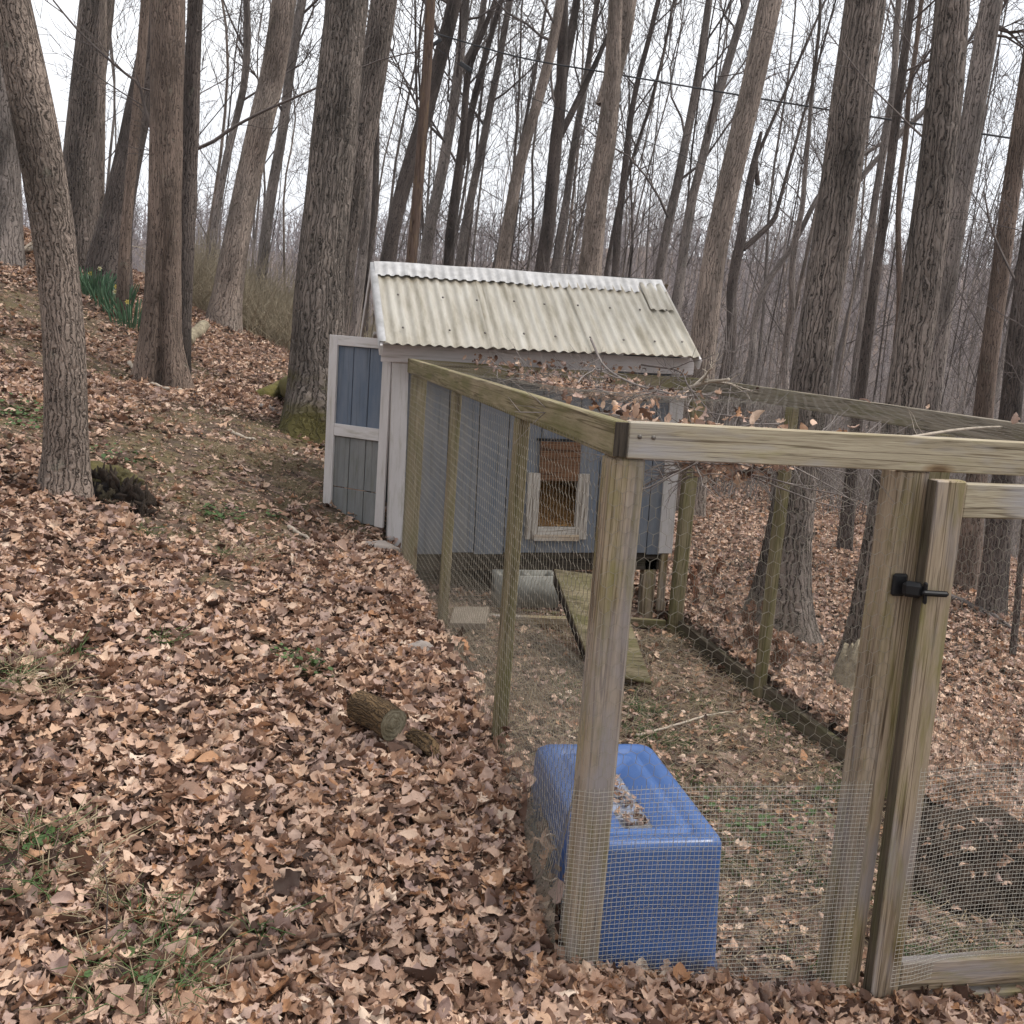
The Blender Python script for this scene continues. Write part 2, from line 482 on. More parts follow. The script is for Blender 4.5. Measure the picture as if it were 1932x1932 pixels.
# ground: leaf mould and soil with moss on the bank
k = NT('ground')
v = k.coord('Object')
vo = k.n('TexVoronoi', {'Vector': k.n('VectorMath', {0: v, 1: k.n('VectorMath', {0: k.n('TexNoise', {'Vector': v, 'Scale': 14.0}).outputs['Color'], 'Scale': .06}, operation='SCALE').outputs[0]}, operation='ADD').outputs[0], 'Scale': 20.0})
cell = k.n('SeparateColor', {0: vo.outputs['Color']}).outputs[0]
c = k.ramp(cell, [(0, (.03, .02, .015)), (.3, (.07, .043, .031)), (.6, (.14, .09, .066)), (.85, (.24, .165, .125)), (1, (.34, .25, .195))])
soil = k.ramp(k.noise(v, 34, 7, .75), [(.3, (.035, .025, .018)), (.7, (.16, .115, .083))])
c = k.mixc(k.n('RGBToBW', {0: k.ramp(k.noise(v, 1.1, 5, .65), [(.45, (0, 0, 0)), (.6, (1, 1, 1))])}).outputs[0], c, soil)
at = k.n('Attribute', attribute_name='moss').outputs['Fac']
ms = k.math('MULTIPLY', at, k.n('RGBToBW', {0: k.ramp(k.noise(v, 4.5, 6, .7), [(.42, (0, 0, 0)), (.56, (1, 1, 1))])}).outputs[0])
c = k.mixc(ms, c, k.ramp(k.noise(v, 40, 4, .7), [(.3, (.045, .036, .016)), (.55, (.15, .115, .06)), (.75, (.21, .17, .11))]))
k.base(c, .95)
k.bump(k.math('ADD', cell, k.noise(v, 60, 5, .7)), .02, .8)

# ---------------------------------------------------------------- mesh helpers
WORLD_M = {}


def mesh_np(name, V, Q=None, T=None, smooth=False, uv=None):
    me = bpy.data.meshes.new(name)
    V = np.asarray(V, np.float32).reshape(-1, 3)
    nq = 0 if Q is None else len(Q)
    nt = 0 if T is None else len(T)
    loops = np.concatenate([np.asarray(Q, np.int32).ravel() if nq else np.zeros(0, np.int32), np.asarray(T, np.int32).ravel() if nt else np.zeros(0, np.int32)])
    me.vertices.add(len(V))
    me.vertices.foreach_set('co', V.ravel())
    me.loops.add(len(loops))
    me.loops.foreach_set('vertex_index', loops)
    me.polygons.add(nq + nt)
    starts = np.concatenate([np.arange(nq) * 4, nq * 4 + np.arange(nt) * 3]).astype(np.int32)
    me.polygons.foreach_set('loop_start', starts)
    if smooth:
        me.polygons.foreach_set('use_smooth', np.ones(nq + nt, bool))
    me.update(calc_edges=True)
    if uv is not None:
        l = me.uv_layers.new(name='UVMap')
        l.data.foreach_set('uv', np.asarray(uv, np.float32)[loops].ravel())
    me.validate()
    return me


def mk(name, me, mat=None, parent=None, M=None):
    o = bpy.data.objects.new(name, me)
    COL.objects.link(o)
    if mat is not None and me is not None and len(me.materials) == 0:
        me.materials.append(MATS[mat])
    M = M if M is not None else Matrix.Identity(4)
    o.matrix_basis = M
    WORLD_M[o] = M
    if parent is not None:
        o.parent = parent
        o.matrix_parent_inverse = WORLD_M[parent].inverted()
    return o


def tag(o, label, cat, group=None, kind=None):
    if label:
        o['label'] = label
    if cat:
        o['category'] = cat
    if group:
        o['group'] = group
    if kind:
        o['kind'] = kind
    return o


def thing(name, loc, label, cat, group=None):
    o = bpy.data.objects.new(name, None)
    COL.objects.link(o)
    o.empty_display_size = .1
    M = Matrix.Translation(Vector([float(x) for x in loc]))
    o.matrix_basis = M
    WORLD_M[o] = M
    return tag(o, label, cat, group)


def box_mesh(name, L, w, h, bev=.003):
    bm = bmesh.new()
    bmesh.ops.create_cube(bm, size=1)
    for v in bm.verts:
        v.co = Vector((v.co.x * L, v.co.y * w, v.co.z * h))
    if bev:
        bmesh.ops.bevel(bm, geom=bm.edges[:], offset=bev, segments=1, affect='EDGES')
    me = bpy.data.meshes.new(name)
    bm.to_mesh(me)
    bm.free()
    return me


def beam(name, parent, a, b, w, h, mat, up=(0, 0, 1), bev=.003):
    a, b, up = Vector(a), Vector(b), Vector(up)
    x = (b - a).normalized()
    z = (up - x * up.dot(x)).normalized()
    y = z.cross(x)
    c = (a + b) / 2
    M = Matrix(((x.x, y.x, z.x, c.x), (x.y, y.y, z.y, c.y), (x.z, y.z, z.z, c.z), (0, 0, 0, 1)))
    return mk(name, box_mesh(name, (b - a).length, w, h, bev), mat, parent, M)


def bx(name, parent, mn, mx, mat, bev=.003):
    mn, mx = Vector(mn), Vector(mx)
    d = mx - mn
    ax = max(range(3), key=lambda i: d[i])
    c = (mn + mx) / 2
    e = Vector((0, 0, 0))
    e[ax] = d[ax] / 2
    if ax == 2:
        return beam(name, parent, c - e, c + e, d.x, d.y, mat, (0, 1, 0), bev)
    if ax == 0:
        return beam(name, parent, c - e, c + e, d.y, d.z, mat, (0, 0, 1), bev)
    return beam(name, parent, c - e, c + e, d.x, d.z, mat, (0, 0, 1), bev)


def prisms(A, B, ra, rb, sides=3):
    A, B = np.asarray(A, float), np.asarray(B, float)
    n = len(A)
    ra = np.broadcast_to(ra, (n,))
    rb = np.broadcast_to(rb, (n,))
    d = B - A
    d /= np.linalg.norm(d, axis=1, keepdims=True) + 1e-12
    ref = np.where(np.abs(d[:, 2:3]) < .9, np.array([[0, 0, 1.]]), np.array([[1., 0, 0]]))
    p = np.cross(d, ref)
    p /= np.linalg.norm(p, axis=1, keepdims=True) + 1e-12
    q = np.cross(d, p)
    V = np.zeros((n, 2 * sides, 3))
    for i in range(sides):
        a = 2 * math.pi * i / sides
        o = math.cos(a) * p + math.sin(a) * q
        V[:, i] = A + o * ra[:, None]
        V[:, sides + i] = B + o * rb[:, None]
    idx = np.array([[i, (i + 1) % sides, sides + (i + 1) % sides, sides + i] for i in range(sides)])
    Q = (np.arange(n)[:, None, None] * 2 * sides + idx[None]).reshape(-1, 4)
    return V.reshape(-1, 3), Q


def tube(P, R, sides=8, cap=True):
    P = np.asarray(P, float)
    R = np.broadcast_to(np.asarray(R, float), (len(P),))
    T = np.gradient(P, axis=0)
    T /= np.linalg.norm(T, axis=1, keepdims=True) + 1e-12
    m = T.mean(0)
    ref = np.array([0, 0, 1.]) if abs(m[2]) < .8 * np.linalg.norm(m) else np.array([1., 0, 0])
    X = np.cross(T, ref)
    X /= np.linalg.norm(X, axis=1, keepdims=True) + 1e-12
    Y = np.cross(T, X)
    a = np.arange(sides) * 2 * math.pi / sides
    V = P[:, None] + R[:, None, None] * (np.cos(a)[None, :, None] * X[:, None] + np.sin(a)[None, :, None] * Y[:, None])
    n = len(P)
    i, j = np.meshgrid(np.arange(n - 1), np.arange(sides), indexing='ij')
    Q = np.stack([i * sides + j, i * sides + (j + 1) % sides, (i + 1) * sides + (j + 1) % sides, (i + 1) * sides + j], -1).reshape(-1, 4)
    V = V.reshape(-1, 3)
    Tr = None
    if cap:
        V = np.vstack([V, P[:1], P[-1:]])
        j = np.arange(sides)
        c0, c1 = len(V) - 2, len(V) - 1
        Tr = np.vstack([np.stack([np.full(sides, c0), (j + 1) % sides, j], -1), np.stack([np.full(sides, c1), (n - 1) * sides + j, (n - 1) * sides + (j + 1) % sides], -1)])
    return V, Q, Tr


class Acc:
    def __init__(self):
        self.V, self.Q, self.T, self.c = [], [], [], 0

    def add(self, V, Q=None, T=None):
        self.V.append(np.asarray(V, float))
        if Q is not None and len(Q):
            self.Q.append(np.asarray(Q) + self.c)
        if T is not None and len(T):
            self.T.append(np.asarray(T) + self.c)
        self.c += len(V)
        return self

    def mesh(self, name, smooth=False):
        return mesh_np(name, np.vstack(self.V), np.vstack(self.Q) if self.Q else None, np.vstack(self.T) if self.T else None, smooth)


def crv(P, n):
    """Catmull-Rom through the points P, n samples."""
    P = np.asarray(P, float)
    Pe = np.vstack([2 * P[0] - P[1], P, 2 * P[-1] - P[-2]])
    t = np.linspace(0, len(P) - 1 - 1e-9, n)
    i = t.astype(int)
    f = (t - i)[:, None]
    a, b, c, d = Pe[i], Pe[i + 1], Pe[i + 2], Pe[i + 3]
    return .5 * ((2 * b) + (c - a) * f + (2 * a - 5 * b + 4 * c - d) * f ** 2 + (3 * b - a - 3 * c + d) * f ** 3)


def grid_faces(n, m, wrap=False):
    mm = m if wrap else m - 1
    i, j = np.meshgrid(np.arange(n - 1), np.arange(mm), indexing='ij')
    return np.stack([i * m + j, i * m + (j + 1) % m, (i + 1) * m + (j + 1) % m, (i + 1) * m + j], -1).reshape(-1, 4)

# ================================================================ GROUND
def lines(lo, hi, step, far_lo, far_hi, g=1.16):
    a = list(np.arange(lo, hi + 1e-6, step))
    s = step
    x = hi
    while x < far_hi:
        s *= g
        x += s
        a.append(x)
    s = step
    x = lo
    while x > far_lo:
        s *= g
        x -= s
        a.insert(0, x)
    return np.array(a)


gx = lines(-3.2, 4.6, .07, -160, 230)
gy = lines(-2.2, 7.0, .07, -30, 420)
GX, GY = np.meshgrid(gx, gy, indexing='ij')
GZ = terrain(GX, GY)
GV = np.stack([GX, GY, GZ], -1).reshape(-1, 3)
me = mesh_np('ground', GV, grid_faces(len(gx), len(gy))[:, ::-1], smooth=True)
MOSS = [(500, 890, .9), (600, 940, .55), (450, 980, .55), (430, 800, .8), (330, 850, .6), (370, 920, .5), (330, 690, .5), (60, 580, .7), (40, 800, .5), (415, 1105, .16), (400, 975, .35), (240, 860, .3), (560, 720, .3), (30, 660, .6), (180, 690, .5), (350, 1000, .3), (520, 1235, .12)]
mossw = np.zeros(len(GV))
for (u, v, r) in MOSS:
    c = on_ground(u, v)
    mossw = np.maximum(mossw, np.exp(-((GV[:, 0] - c[0]) ** 2 + (GV[:, 1] - c[1]) ** 2) / (r * r)))
at = me.attributes.new('moss', 'FLOAT', 'POINT')
at.data.foreach_set('value', np.clip(mossw * 1.6, 0, 1).astype(np.float32))
ground = mk('ground', me, 'ground')
tag(ground, 'sloping woodland ground under brown leaves', 'ground', kind='structure')

# ---------------------------------------------------------------- leaf shapes
LEAFCOL = bpy.data.collections.new('leaf_shapes')


def leaf_mesh(i):
    r = random.Random(100 + i)
    kind = ('oak', 'oak', 'oak', 'maple', 'oval', 'oak', 'maple', 'oval', 'oak', 'oval')[i % 10]
    n = 17 if kind != 'oval' else 11
    t = np.linspace(0, 1, n)
    if kind == 'oak':
        w = .27 * np.sin(np.pi * np.clip(t, .02, .98)) ** .6 * (.70 + .30 * np.cos(2 * np.pi * t * 3.1 + 2.8 + i)) * (.7 + .6 * t)
    elif kind == 'maple':
        w = np.interp(t, [0, .1, .2, .32, .45, .55, .68, .8, .9, 1], [.03, .20, .31, .25, .31, .35, .23, .19, .12, .0])
    else:
        w = .24 * np.sin(np.pi * t) ** .8
    w[0] = .012
    w[-1] = .004
    curl, cup, tw = r.uniform(-1.6, 2.2), r.choice((-1.2, .4, .8, 1.4, 2.6)) * r.uniform(.6, 1.2), r.uniform(-1.1, 1.1)
    V = []
    for a, ww in zip(t, w):
        th = curl * (a - .4)
        R0 = 1 / curl if abs(curl) > .05 else 0
        x = math.sin(th) / curl if R0 else a - .4
        z = (1 - math.cos(th)) / curl if R0 else 0
        for s in (-1, -.5, 0, .5, 1):
            yy = s * ww * (1 + .12 * r.uniform(-1, 1))
            zz = cup * yy * yy * 1.4 + abs(yy) * .25 + .035 * r.uniform(-1, 1)
            ca, sa = math.cos(tw * (a - .5)), math.sin(tw * (a - .5))
            V.append((x - .1 * abs(yy) * (s != 0) + math.sin(th) * -zz * .5, yy * ca - zz * sa, z + yy * sa + zz * ca))
    me = mesh_np('leaf', np.array(V), grid_faces(n, 5), smooth=True)
    me.materials.append(MATS['leaf_litter'])
    return me


LEAVES = [leaf_mesh(i) for i in range(20)]
for me in LEAVES:
    LEAFCOL.objects.link(bpy.data.objects.new('leaf', me))


def scatter_group():
    g = bpy.data.node_groups.new('scatter_leaves', 'GeometryNodeTree')
    g.interface.new_socket('Geometry', in_out='INPUT', socket_type='NodeSocketGeometry')
    g.interface.new_socket('Geometry', in_out='OUTPUT', socket_type='NodeSocketGeometry')
    N, Lk = g.nodes, g.links
    gi, go = N.new('NodeGroupInput'), N.new('NodeGroupOutput')
    ci = N.new('GeometryNodeCollectionInfo')
    ci.inputs['Collection'].default_value = LEAFCOL
    ci.inputs['Separate Children'].default_value = True
    ci.inputs['Reset Children'].default_value = True
    ip = N.new('GeometryNodeInstanceOnPoints')
    ip.inputs['Pick Instance'].default_value = True

    def na(nm, t):
        a = N.new('GeometryNodeInputNamedAttribute')
        a.data_type = t
        a.inputs['Name'].default_value = nm
        return a.outputs['Attribute']
    Lk.new(gi.outputs[0], ip.inputs['Points'])
    Lk.new(ci.outputs[0], ip.inputs['Instance'])
    Lk.new(na('rot', 'FLOAT_VECTOR'), ip.inputs['Rotation'])
    Lk.new(na('sc', 'FLOAT_VECTOR'), ip.inputs['Scale'])
    Lk.new(na('idx', 'INT'), ip.inputs['Instance Index'])
    Lk.new(ip.outputs[0], go.inputs[0])
    return g


SCATTER = scatter_group()


def scatter(name, P, rot, sc, idx, parent=None):
    me = bpy.data.meshes.new(name)
    me.vertices.add(len(P))
    me.vertices.foreach_set('co', np.asarray(P, np.float32).ravel())
    for nm, t, arr, key in (('rot', 'FLOAT_VECTOR', rot, 'vector'), ('sc', 'FLOAT_VECTOR', np.repeat(sc[:, None], 3, 1), 'vector'), ('idx', 'INT', idx, 'value')):
        a = me.attributes.new(nm, t, 'POINT')
        a.data.foreach_set(key, np.asarray(arr, np.int32 if t == 'INT' else np.float32).ravel())
    o = mk(name, me, None, parent)
    md = o.modifiers.new('scatter', 'NODES')
    md.node_group = SCATTER
    return o


def leaf_rot(n, tilt=.5):
    r = np.zeros((n, 3))
    r[:, 0] = rng.normal(0, tilt, n) + (rng.random(n) < .35) * math.pi
    r[:, 1] = rng.normal(0, tilt, n)
    r[:, 2] = rng.random(n) * 2 * math.pi
    return r


# trunk footprints are filled in before leaves are scattered
FOOT = []

# ================================================================ TREES
def trunk_mesh(P, R, sides, rows, lump=.05, flare=0.0, flare_h=.5, cleft=None, seed=0, lobes=5):
    C = crv(P, rows)
    RR = np.interp(np.linspace(0, 1, rows), np.linspace(0, 1, len(R)), R)
    base_z = C[0, 2]
    L = np.concatenate([[0], np.cumsum(np.linalg.norm(np.diff(C, axis=0), axis=1))])
    h = L
    T = np.gradient(C, axis=0)
    T /= np.linalg.norm(T, axis=1, keepdims=True)
    X = np.cross(T, np.array([0, 1., 0]))
    X /= np.linalg.norm(X, axis=1, keepdims=True)
    Y = np.cross(T, X)
    a = np.linspace(0, 2 * math.pi, sides + 1) - math.pi / 2      # seam at the back
    V = np.zeros((rows, sides + 1, 3))
    UV = np.zeros((rows, sides + 1, 2))
    rm = float(np.mean(RR[: max(2, rows // 3)]))
    ph = seed * 1.7
    for i in range(rows):
        fl = flare * math.exp(-(h[i] / flare_h) ** 1.0)
        for j in range(sides + 1):
            aa = a[j] if j < sides else a[0]
            q = Vector((math.cos(aa) * 1.2 + seed * 3.1, math.sin(aa) * 1.2, h[i] * 1.1))
            q2 = Vector((math.cos(aa) * 4 + seed, math.sin(aa) * 4, h[i] * 2.6))
            rr = RR[i] * (1 + lump * mnoise.noise(q) * 1.6 + lump * .7 * mnoise.noise(q2))
            rr *= 1 + fl * (.55 + .6 * max(0, math.cos(lobes * aa + ph)) + .25 * math.cos(2 * aa + ph))
            if cleft:
                da = (aa - cleft[0] + math.pi) % (2 * math.pi) - math.pi
                k_ = math.exp(-(da / cleft[1]) ** 2) * max(0, 1 - h[i] / cleft[2]) ** .6
                rr *= 1 - .62 * k_
            V[i, j] = C[i] + rr * (math.cos(aa) * X[i] + math.sin(aa) * Y[i])
            UV[i, j] = ((a[j] + math.pi / 2) * rm, h[i])
    Q = grid_faces(rows, sides + 1)
    return mesh_np('trunk', V.reshape(-1, 3), Q, smooth=True, uv=UV.reshape(-1, 2))


def perp(d):
    r = rng.normal(size=3)
    r -= d * r.dot(d)
    return r / (np.linalg.norm(r) + 1e-9)


TWIG_MIN = .0016                        # thinnest twig radius for the tree being grown


def branch_lines(out, p, d, L, r, level, nseg, wob, gravity=.12):
    """one crooked branch plus its children, appended to out as (A,B,ra,rb)"""
    pts = [p]
    dirs = [d]
    for s in range(nseg):
        d = d + rng.normal(0, wob, 3) + np.array([0, 0, gravity])
        d = d / np.linalg.norm(d)
        p = p + d * L / nseg
        pts.append(p)
        dirs.append(d)
    rad = r * np.linspace(1, .35, nseg + 1)
    for s in range(nseg):
        out.append((pts[s], pts[s + 1], rad[s], rad[s + 1]))
    if level > 0:
        nk = {3: 6, 2: 6, 1: 5}[level]
        for c in range(nk):
            t = .25 + .75 * (c + rng.random()) / nk
            i = min(nseg - 1, int(t * nseg))
            q = pts[i] + (pts[i + 1] - pts[i]) * (t * nseg - i)
            dd = dirs[i] * .75 + perp(dirs[i]) * .75 + np.array([0, 0, .15])
            dd /= np.linalg.norm(dd)
            branch_lines(out, q, dd, L * (.62 - .25 * t) * rng.uniform(.7, 1.2), max(r * .42, TWIG_MIN), level - 1, max(2, nseg - 1), wob, gravity)


def crown_mesh(lines_):
    A = np.array([l[0] for l in lines_])
    B = np.array([l[1] for l in lines_])
    V, Q = prisms(A, B, np.array([l[2] for l in lines_]), np.array([l[3] for l in lines_]), 3)
    return mesh_np('crown', V, Q)


def px_path(D, pts, Y0=None):
    """trunk axis and radii from picture points standing at depth D (upright plane through the base)"""
    b = atD(pts[0][0], pts[0][1], D)
    P, R = [], []
    for (u, v, w) in pts:
        p = atY(u, v, b[1])
        dep = (p - CAM) @ CR[2]
        P.append(p)
        R.append(w / 2 * dep / (F * 1932))
    return np.array(P), np.array(R)


TREES = []


def tree(label, D, pts, mat, sides=14, rows=40, top=12.0, crown_from=None, nb=13, blen=2.6, lump=.05, flare=.35, flare_h=.45, cleft=None, extra=(), limbs=(), twig='twig_dark', lobes=5, group=None, lv=2, cat='tree', name='bare_tree', sink=.12):
    global TWIG_MIN
    TWIG_MIN = .0042 if D > 13 else (.003 if D > 9 else .002)
    P, R = px_path(D, pts)
    R = R * (.80 if D > 13 else .93)
    zt = gz(P[0, 0], P[0, 1])
    n0 = len(P)
    base = P[0].copy()
    # meet the ground
    if P[0, 2] > zt - sink:
        d = (P[1] - P[0]) / max(.05, abs(P[1, 2] - P[0, 2]))
        base = P[0] - d * (P[0, 2] - zt + sink)
        base[0:2] = P[0, 0:2] + (base[0:2] - P[0, 0:2]) * .3
        P = np.vstack([base, P])
        R = np.concatenate([[R[0] * 1.04], R])
    # carry the trunk on above the picture
    last, d = P[-1], P[-1] - P[-2]
    d = d / np.linalg.norm(d)
    if top > last[2] + .5:
        for q in (.33, .66, 1.0):
            dd = d * (1 - .3 * q) + np.array([0, 0, .3 * q])
            P = np.vstack([P, last + dd * (top - last[2]) * q / dd[2]])
            R = np.append(R, R[n0 - 1] * (1 - .65 * q))
    # resample evenly along the axis
    L = np.concatenate([[0], np.cumsum(np.linalg.norm(np.diff(P, axis=0), axis=1))])
    tt = np.linspace(0, L[-1], max(8, len(P) * 2))
    P = np.stack([np.interp(tt, L, P[:, i]) for i in range(3)], -1)
    R = np.interp(tt, L, R)
    if D > 13:
        P[2:, 0] += np.cumsum(rng.normal(0, .035, len(P) - 2))
        P[2:, 1] += np.cumsum(rng.normal(0, .05, len(P) - 2))
    Rs = np.convolve(np.pad(P[:, 0], 1, mode='edge'), [.25, .5, .25], 'valid')
    P[1:-1, 0] = Rs[1:-1]
    t = thing(name, (P[0, 0], P[0, 1], zt), label, cat, group)
    tm = trunk_mesh(P, R, sides, rows, lump, flare, flare_h, cleft, seed=len(TREES) + 1, lobes=lobes)
    mk('trunk', tm, mat, t)
    out = []
    zc = crown_from if crown_from is not None else zt + 3.0
    zs = P[:, 2]
    for b in range(nb):
        z = zc + (zs[-1] - zc) * (b + rng.random() * .8) / nb
        i = int(np.clip(np.searchsorted(zs, z), 1, len(P) - 1))
        f = (z - zs[i - 1]) / max(1e-6, zs[i] - zs[i - 1])
        p = P[i - 1] + (P[i] - P[i - 1]) * f
        r = R[i - 1] + (R[i] - R[i - 1]) * f
        a = rng.random() * 2 * math.pi
        dd = np.array([math.cos(a), math.sin(a), rng.uniform(.45, 1.1)])
        dd /= np.linalg.norm(dd)
        branch_lines(out, p, dd, blen * rng.uniform(.5, 1.3), max(.006, min(r * .36, .045)), lv, 5, .19)
    for (pp, r0, r1) in extra:
        E_, _ = px_path(D, [(u, v, 1) for (u, v) in pp])
        E_ = E_ + (atD(pts[0][0], pts[0][1], D) - E_[0]) * 0
        c = crv(E_, 14)
        rr = np.linspace(r0, r1, 14)
        for s in range(13):
            out.append((c[s], c[s + 1], rr[s], rr[s + 1]))
            if s > 3 and s % 2 == 0:
                dd = c[s + 1] - c[s]
                dd = dd / np.linalg.norm(dd) * .7 + perp(dd / np.linalg.norm(dd)) * .6
                branch_lines(out, c[s], dd / np.linalg.norm(dd), .5, r1 * .8, 1, 4, .15, .05)
    if out:
        mk('crown', crown_mesh(out), twig, t)
    for lp in limbs:
        LP, LR = px_path(D, lp)
        # continue the limb
        d = (LP[-1] - LP[-2]) / np.linalg.norm(LP[-1] - LP[-2])
        LP = np.vstack([LP, LP[-1] + d * 3.0])
        LR = np.append(LR, LR[-1] * .45)
        mk('limb', trunk_mesh(LP, LR, 10, 18, lump, 0, .5, seed=len(TREES) + 40), mat, t)
    FOOT.append((P[0, 0], P[0, 1], R[0]))
    TREES.append(t)
    return t

# ---- near and middle trees, surveyed from the photograph (picture x, y, width at depth D)
tree('leaning grey-brown tree with plated bark beside the black hollow stump', 5.75, [(120, 940, 92), (124, 820, 82), (126, 700, 80), (118, 560, 80), (104, 440, 80), (84, 320, 84), (58, 190, 84), (32, 70, 80), (12, -30, 78)],
     'bark_plated', 72, 230, 9, 5.6, 5, 2.0, .05, .5, .22, lobes=4)
tree('broad dark trunk with mossy root flare beside the open coop door', 8.95, [(598, 790, 128), (598, 700, 106), (600, 600, 99), (606, 500, 95), (620, 350, 92), (636, 200, 90), (650, 60, 87), (657, -40, 85)],
     'bark_mossy_foot', 72, 220, 12, 7, 5, 2.6, .045, .85, .42, lobes=3)
tree('brown trunk split by a dark cleft at its foot', 9.5, [(304, 715, 88), (304, 640, 74), (307, 540, 66), (311, 400, 64), (314, 250, 63), (316, 100, 66), (317, -40, 68)],
     'bark_brown', 56, 150, 12, 5.4, 6, 2.2, .05, .45, .5, cleft=(math.pi * .5 + .12, .26, 1.5), lobes=4,
     extra=[([(312, 360), (300, 290), (275, 210), (262, 160), (225, 130), (150, 60), (100, 0)], .022, .008), ([(262, 165), (300, 172), (350, 155), (390, 125)], .010, .004), ([(270, 200), (200, 155), (120, 100)], .008, .004)])
tree('slim knotty trunk close behind the cleft brown trunk', 9.9, [(338, 660, 42), (343, 560, 40), (347, 450, 40), (355, 320, 37), (361, 180, 34), (367, 40, 31), (370, -40, 30)],
     'bark_dark', 28, 90, 11, 5.2, 6, 2.0, .06, .25, .4,
     extra=[([(358, 285), (400, 268), (440, 240), (500, 208), (570, 178), (640, 146), (720, 112), (800, 95)], .022, .006), ([(352, 300), (342, 292), (330, 284)], .02, .012)])
tree('pale leaning trunk with reddish bark beyond the brushy clearing', 13.8, [(420, 605, 74), (432, 540, 64), (447, 450, 60), (470, 340, 58), (500, 200, 56), (528, 80, 56), (548, -40, 56)],
     'bark_pale', 36, 110, 13, 8, 6, 2.6, .05, .4, .4)
tree('pale trunk just behind the broad mossy-footed trunk', 11.3, [(618, 700, 66), (632, 600, 58), (648, 480, 55), (668, 350, 54), (690, 220, 54), (712, 90, 54), (730, -40, 54)],
     'bark_ridged', 36, 120, 12, 7.5, 6, 2.4, .05, .3, .4)
tree('thick trunk at the picture edge behind the leaning plated tree', 11.8, [(8, 468, 66), (8, 350, 60), (6, 200, 58), (2, 80, 56), (-4, -40, 54)], 'bark_grey', 32, 90, 13, 8, 5, 2.4, .04, .3, .4)
tree('thick upright grey trunk behind the leaning plated tree', 13.2, [(146, 486, 84), (148, 400, 76), (150, 280, 76), (155, 150, 76), (163, 0, 75), (166, -40, 74)], 'bark_ridged', 40, 110, 14, 8.5, 6, 2.6, .04, .3, .5)
tree('thin pale trunk touching the thick upright grey trunk', 12.6, [(186, 520, 20), (188, 400, 18), (190, 250, 17), (193, 100, 16), (196, -40, 15)], 'bark_pale', 12, 40, 10, 6, 7, 1.8, .05, .2, .3)
tree('dark trunk leaning over toward the cleft brown trunk', 12.4, [(208, 470, 72), (222, 390, 56), (243, 290, 52), (268, 180, 50), (290, 70, 48), (305, -40, 46)], 'bark_dark', 36, 90, 12, 7, 6, 2.4, .05, .5, .5)
tree('slim brown trunk at the daffodils in front of the dark leaning trunk', 11.4, [(232, 520, 24), (237, 420, 22), (250, 300, 21), (262, 170, 20), (272, 40, 19)], 'bark_brown', 12, 40, 10, 6, 6, 1.8, .05, .2, .3)
tree('slender grey trunk rising past the pale reddish leaning trunk', 18, [(492, 520, 27), (508, 420, 25), (530, 300, 24), (555, 160, 23), (585, -30, 22)], 'bark_grey', 14, 50, 12, 5, 9, 2.4, .05, .2, .4)
tree('long straight thin trunk left of the pale reddish leaning trunk', 17, [(388, 560, 18), (410, 420, 17), (430, 290, 17), (462, 150, 17), (468, -30, 16)], 'bark_grey', 12, 44, 12, 5, 9, 2.4, .05, .2, .4)
tree('thin dark trunk in the gap right of the mossy-footed trunk', 15, [(688, 640, 18), (692, 500, 17), (700, 330, 16), (712, 150, 15), (722, -30, 14)], 'bark_dark', 12, 44, 11, 4.5, 9, 2.0, .05, .2, .4)
tree('slim grey trunk hugging the open coop door', 13.5, [(664, 640, 24), (676, 500, 22), (688, 380, 21), (706, 220, 19), (728, 40, 18)], 'bark_grey', 12, 44, 11, 4.5, 8, 2.0, .05, .2, .4)
tree('dark trunk leaning right behind the reddish pole', 17.5, [(728, 520, 40), (742, 440, 36), (764, 330, 36), (792, 210, 36), (822, 90, 35), (850, -40, 34)], 'bark_dark', 20, 60, 13, 6, 9, 3.0, .05, .25, .5)
tree('grey trunk forking upward just right of the reddish pole', 19, [(806, 520, 30), (812, 440, 28), (826, 340, 26), (846, 230, 25), (862, 130, 23), (872, 40, 20), (880, -40, 18)], 'bark_grey', 18, 56, 13, 5, 9, 2.8, .05, .25, .5,
     limbs=[[(858, 150, 16), (886, 105, 15), (905, 60, 14), (916, -20, 12)]])
tree('dark crooked tree with wide forks above the left roof corner', 19.5, [(846, 520, 24), (852, 430, 22), (868, 340, 20), (880, 230, 17), (884, 140, 15), (902, 90, 13), (930, 20, 11), (945, -40, 10)], 'bark_dark', 16, 50, 12, 4.5, 11, 3.0, .06, .2, .4,
     limbs=[[(872, 310, 14), (892, 200, 13), (920, 90, 12), (952, -20, 9)]])
tree('pale brown straight trunk above the middle of the coop roof', 17, [(932, 540, 34), (938, 450, 30), (960, 340, 27), (985, 220, 25), (1010, 110, 23), (1040, -40, 22)], 'bark_pale', 18, 60, 13, 6, 7, 2.6, .05, .2, .4)
tree('slim straight grey trunk leaning over the coop roof left of centre', 21, [(866, 520, 22), (884, 400, 20), (912, 260, 18), (936, 120, 16), (962, -30, 14)], 'bark_grey', 14, 50, 13, 5, 9, 2.8, .05, .2, .4)
tree('dark forked trunk above the middle of the coop roof', 17.8, [(1016, 540, 36), (1022, 460, 32), (1038, 340, 30), (1046, 230, 28), (1056, 120, 25), (1062, 20, 20), (1066, -40, 18)], 'bark_dark', 20, 60, 13, 5, 10, 2.8, .05, .25, .5,
     limbs=[[(1052, 190, 22), (1066, 120, 19), (1082, 40, 16), (1092, -30, 14)], [(1050, 270, 14), (1090, 190, 12), (1128, 110, 10), (1150, 60, 8)]])
